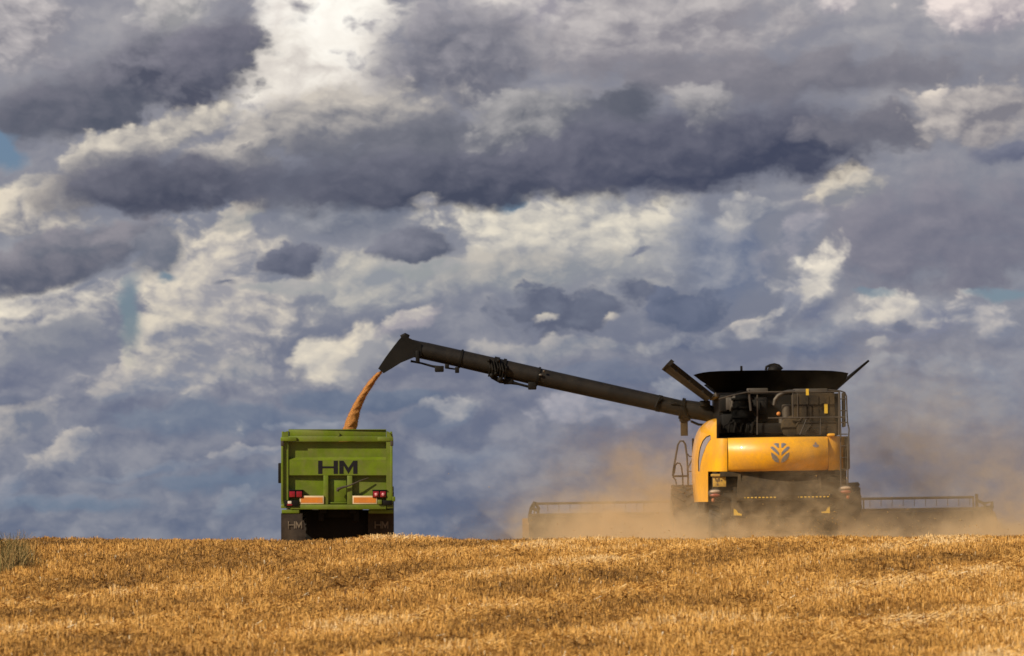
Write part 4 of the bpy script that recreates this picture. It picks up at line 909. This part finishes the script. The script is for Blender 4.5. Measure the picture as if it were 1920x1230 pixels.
for f in (0.0, 0.25, 0.5, 0.75, 1.0):
    x_ = xa + 0.14 + (xb - xa - 0.46) * f
    for k in range(6):
        a = math.pi / 2 + k * math.pi / 3; mb.tube([(x_, RC.y, RC.z), (x_, RC.y + ra * math.cos(a), RC.z + ra * math.sin(a))], 0.022, 6)
mb.build('reel', mat('reel_paint', (0.022, 0.018, 0.014), 0.6, var=0.2, dust=0.3, dustcol=(0.07, 0.05, 0.03)), hd)
mb = MB()
for pts in (((1003, 941), (996, 952), (993, 966), (993, 1005)), ((1003, 942), (1010, 953), (1007, 975), (1000, 1003)), ((996, 952), (1009, 958))): mb.tube([A(x, y, HD + 0.1) for x, y in pts], 0.04, 8)
mb.build('reel_arm', BLACK, hd)
mb = MB()
for pts in (((1831, 926), (1832, 955), (1836, 1003)), ((1832, 938), (1846, 945), (1852, 962)), ((1846, 944), (1860, 941), (1858, 975)), ((1840, 952), (1863, 950))): mb.tube([A(x, y, HD + 0.1) for x, y in pts], 0.04, 8)
mb.build('reel_arm', BLACK, hd)
for x_, s_ in ((xa, -1), (xb, 1)):
    mb = MB(); mb.prism([(x_, HD - 0.1, za), (x_, HD - 0.1, 1.1), (x_, HD + 0.5, 1.25), (x_, HD + 1.6, 0.6), (x_, HD + 2.4, za)], (s_ * 0.16, 0, 0)); 
    mb.build('end_divider', mat('header_end_paint', (0.42, 0.19, 0.05), 0.6, dust=0.6), hd)

# ------------------------------------------------------------------ grain pouring from the spout
ctr = [(714, 696, 13), (706.5, 704, 15), (699, 713, 16.5), (691.5, 724, 17.5), (684.5, 735, 18), (677.5, 746, 18.5), (671.5, 757, 19), (666.5, 768, 20), (662, 780, 22), (658.5, 792, 24), (655.5, 804, 26), (652, 820, 28), (649, 838, 30)]
t_in = np.linspace(0, len(ctr) - 1, 70); ca = np.array(ctr, float)
pp = np.stack([np.interp(t_in, np.arange(len(ctr)), ca[:, k]) for k in range(3)], 1)
mb = MB(); rings_ = []; Yd = CF.o.y + AD
for i, (x, y, w) in enumerate(pp):
    c = Vector(((x - 960) / FPX * Yd, Yd, (1000 - y) / FPX * Yd)); r = 1.2 * w / 2 / FPX * Yd; ring_ = []
    for k in range(28):
        a = 2 * math.pi * k / 28; d = Vector((math.cos(a) * 0.92, math.sin(a) * 0.8, 0.36 * math.cos(a)))
        nz = 1 + 0.16 * mnoise.noise(Vector((math.cos(a) * 1.2, math.sin(a) * 1.2, i * 0.22))) + 0.10 * mnoise.noise(Vector((math.cos(a) * 5, math.sin(a) * 5, i * 0.9)))
        ring_.append(mb.bm.verts.new(c + d * r * nz))
    rings_.append(ring_)
for a_, b_ in zip(rings_, rings_[1:]):
    for k in range(28): mb.bm.faces.new((a_[k], a_[(k + 1) % 28], b_[(k + 1) % 28], b_[k]))
for i in range(6000):
    j = random.random() ** 0.8 * 69; x, y, w = [np.interp(j, np.arange(70), pp[:, k]) for k in range(3)]
    a = random.uniform(0, 2 * math.pi); r = (w / 2 / FPX * Yd) * (0.95 + abs(random.gauss(0.05, 0.26)))
    c = Vector(((x - 960) / FPX * Yd, Yd, (1000 - y) / FPX * Yd)) + Vector((math.cos(a) * 0.92 * r, math.sin(a) * 0.8 * r, 0.36 * math.cos(a) * r + random.uniform(-.03, .03)))
    e = random.uniform(0.003, 0.007); q = [mb.bm.verts.new(c + Vector((random.uniform(-e, e), random.uniform(-e, e), random.uniform(-1.6 * e, 1.6 * e)))) for _ in range(4)]
    for f in ((0, 1, 2), (0, 2, 3), (0, 3, 1), (1, 3, 2)): mb.bm.faces.new([q[v] for v in f])
mb.build('grain_stream', GRAIN, None, 'orange brown stream of grain pouring from the auger spout into the trailer', 'grain', kind='stuff')

# ------------------------------------------------------------------ dust raised by the harvester (a volume standing round it)
DX0, DX1, DY0, DY1, DZ0, DZ1 = -1.6, 15.2, 96.8, 112.5, -1.2, 5.2
mb = MB().box((DX0, DY0, DZ0), (DX1, DY1, DZ1))
dm = bpy.data.materials.new('harvest_dust'); dm.use_nodes = True; dm.node_tree.nodes.clear(); n = NT(dm.node_tree)
o_ = n.new('ShaderNodeOutputMaterial'); pv = n.new('ShaderNodeVolumePrincipled'); n.l.new(pv.outputs[0], o_.inputs['Volume'])
co = n.new('ShaderNodeTexCoord').outputs['Object']
def puff(c, r, dens):
    q = n.v('DIVIDE', n.v('SUBTRACT', wc, c), r); return n.m('MULTIPLY', n.m('EXPONENT', n.m('MULTIPLY', n.v('DOT_PRODUCT', q, q), -1.0)), dens)
nz = n.noise(n.v('MULTIPLY', co, (1, 0.6, 1.2)), 0.95, 4, 0.6)
wc = n.v('ADD', co, n.v('SCALE', n.v('SUBTRACT', nz.outputs['Color'], (0.5, 0.5, 0.5)), scale=1.3))
PUFFS = [((4.6, 101.5, -0.60), (2.7, 3.5, 0.52), 1.5), ((2.8, 106, -0.45), (2.1, 3.0, 0.85), 0.55), ((3.3, 106.5, 0.5), (1.9, 3.0, 1.35), 0.33), ((0.5, 106, -0.3), (1.3, 2.5, 0.8), 0.11),
         ((8.4, 99.5, -0.66), (3.2, 1.8, 0.42), 1.35), ((11.3, 102, -0.5), (2.9, 3.0, 0.70), 1.25), ((9.3, 104, 1.7), (1.9, 3.5, 1.9), 0.085), ((12.0, 104, 0.8), (2.6, 3.5, 1.4), 0.11),
         ((7.0, 99.2, 0.5), (1.1, 0.9, 1.6), 0.22), ((5.6, 99.0, -0.1), (1.5, 0.8, 0.62), 0.6), ((14.0, 105, 0.2), (1.6, 3.5, 1.3), 0.17)]
dens = None
for c, r, dd in PUFFS:
    p = puff(c, r, dd); dens = p if dens is None else n.m('ADD', dens, p)
nz2 = n.noise(n.v('ADD', n.v('MULTIPLY', co, (1.1, 0.5, 1.5)), (3.3, 0, 8.1)), 2.6, 4, 0.6, dist=0.6)
grain_ = n.m('MULTIPLY', n.rng(nz.outputs['Fac'], 0.32, 0.68, 0.2, 1.7), n.rng(nz2.outputs['Fac'], 0.33, 0.66, 0.35, 1.65))
n.put(pv.inputs['Density'], n.m('MULTIPLY', dens, grain_))
pv.inputs['Color'].default_value = (0.960, 0.785, 0.525, 1); pv.inputs['Anisotropy'].default_value = 0.1
dme = mb.build('dust_cloud', dm, None, 'golden dust cloud hanging low round the combine harvester and its header', 'dust', kind='stuff')

# chaff blown out behind the harvester, in the air
n_ = 12200
x = np.concatenate([rng.normal(8.6, 2.6, 3400), rng.normal(4.2, 2.0, 1800), rng.normal(6.6, 1.3, 4500), rng.normal(9.6, 2.0, 2500)]); y = rng.uniform(95.5, 101.5, n_); z = -0.75 + rng.exponential(0.28, n_); z[5200:] = -0.75 + rng.exponential(0.24, 7000)
L_ = rng.uniform(0.008, 0.030, n_); c = np.stack([x, y, z], 1)
u = rng.normal(size=(n_, 3)); u /= np.linalg.norm(u, axis=1)[:, None]; v = np.cross(u, rng.normal(size=(n_, 3))); v /= np.linalg.norm(v, axis=1)[:, None]
w = np.cross(u, v) * (L_ * 0.22)[:, None]; u = u * L_[:, None]; v = v * (L_ * 0.3)[:, None]
co4 = np.stack([c - u, c + v, c + u, c - v + w], 1)
base = np.arange(n_)[:, None] * 4
cm = np_mesh('flying_chaff', co4.reshape(-1, 3), 3, np.concatenate([base + np.array([0, 1, 2]), base + np.array([0, 2, 3]), base + np.array([0, 3, 1]), base + np.array([1, 3, 2])], 1).ravel())
cm.materials.append(mat('chaff', (0.72, 0.46, 0.16), 0.7, var=0.3, vscale=20))
co_ = bpy.data.objects.new('flying_chaff', cm); COL.objects.link(co_)
tag(co_, 'pale chaff flying low over the stubble behind the combine harvester', 'chaff', kind='stuff')
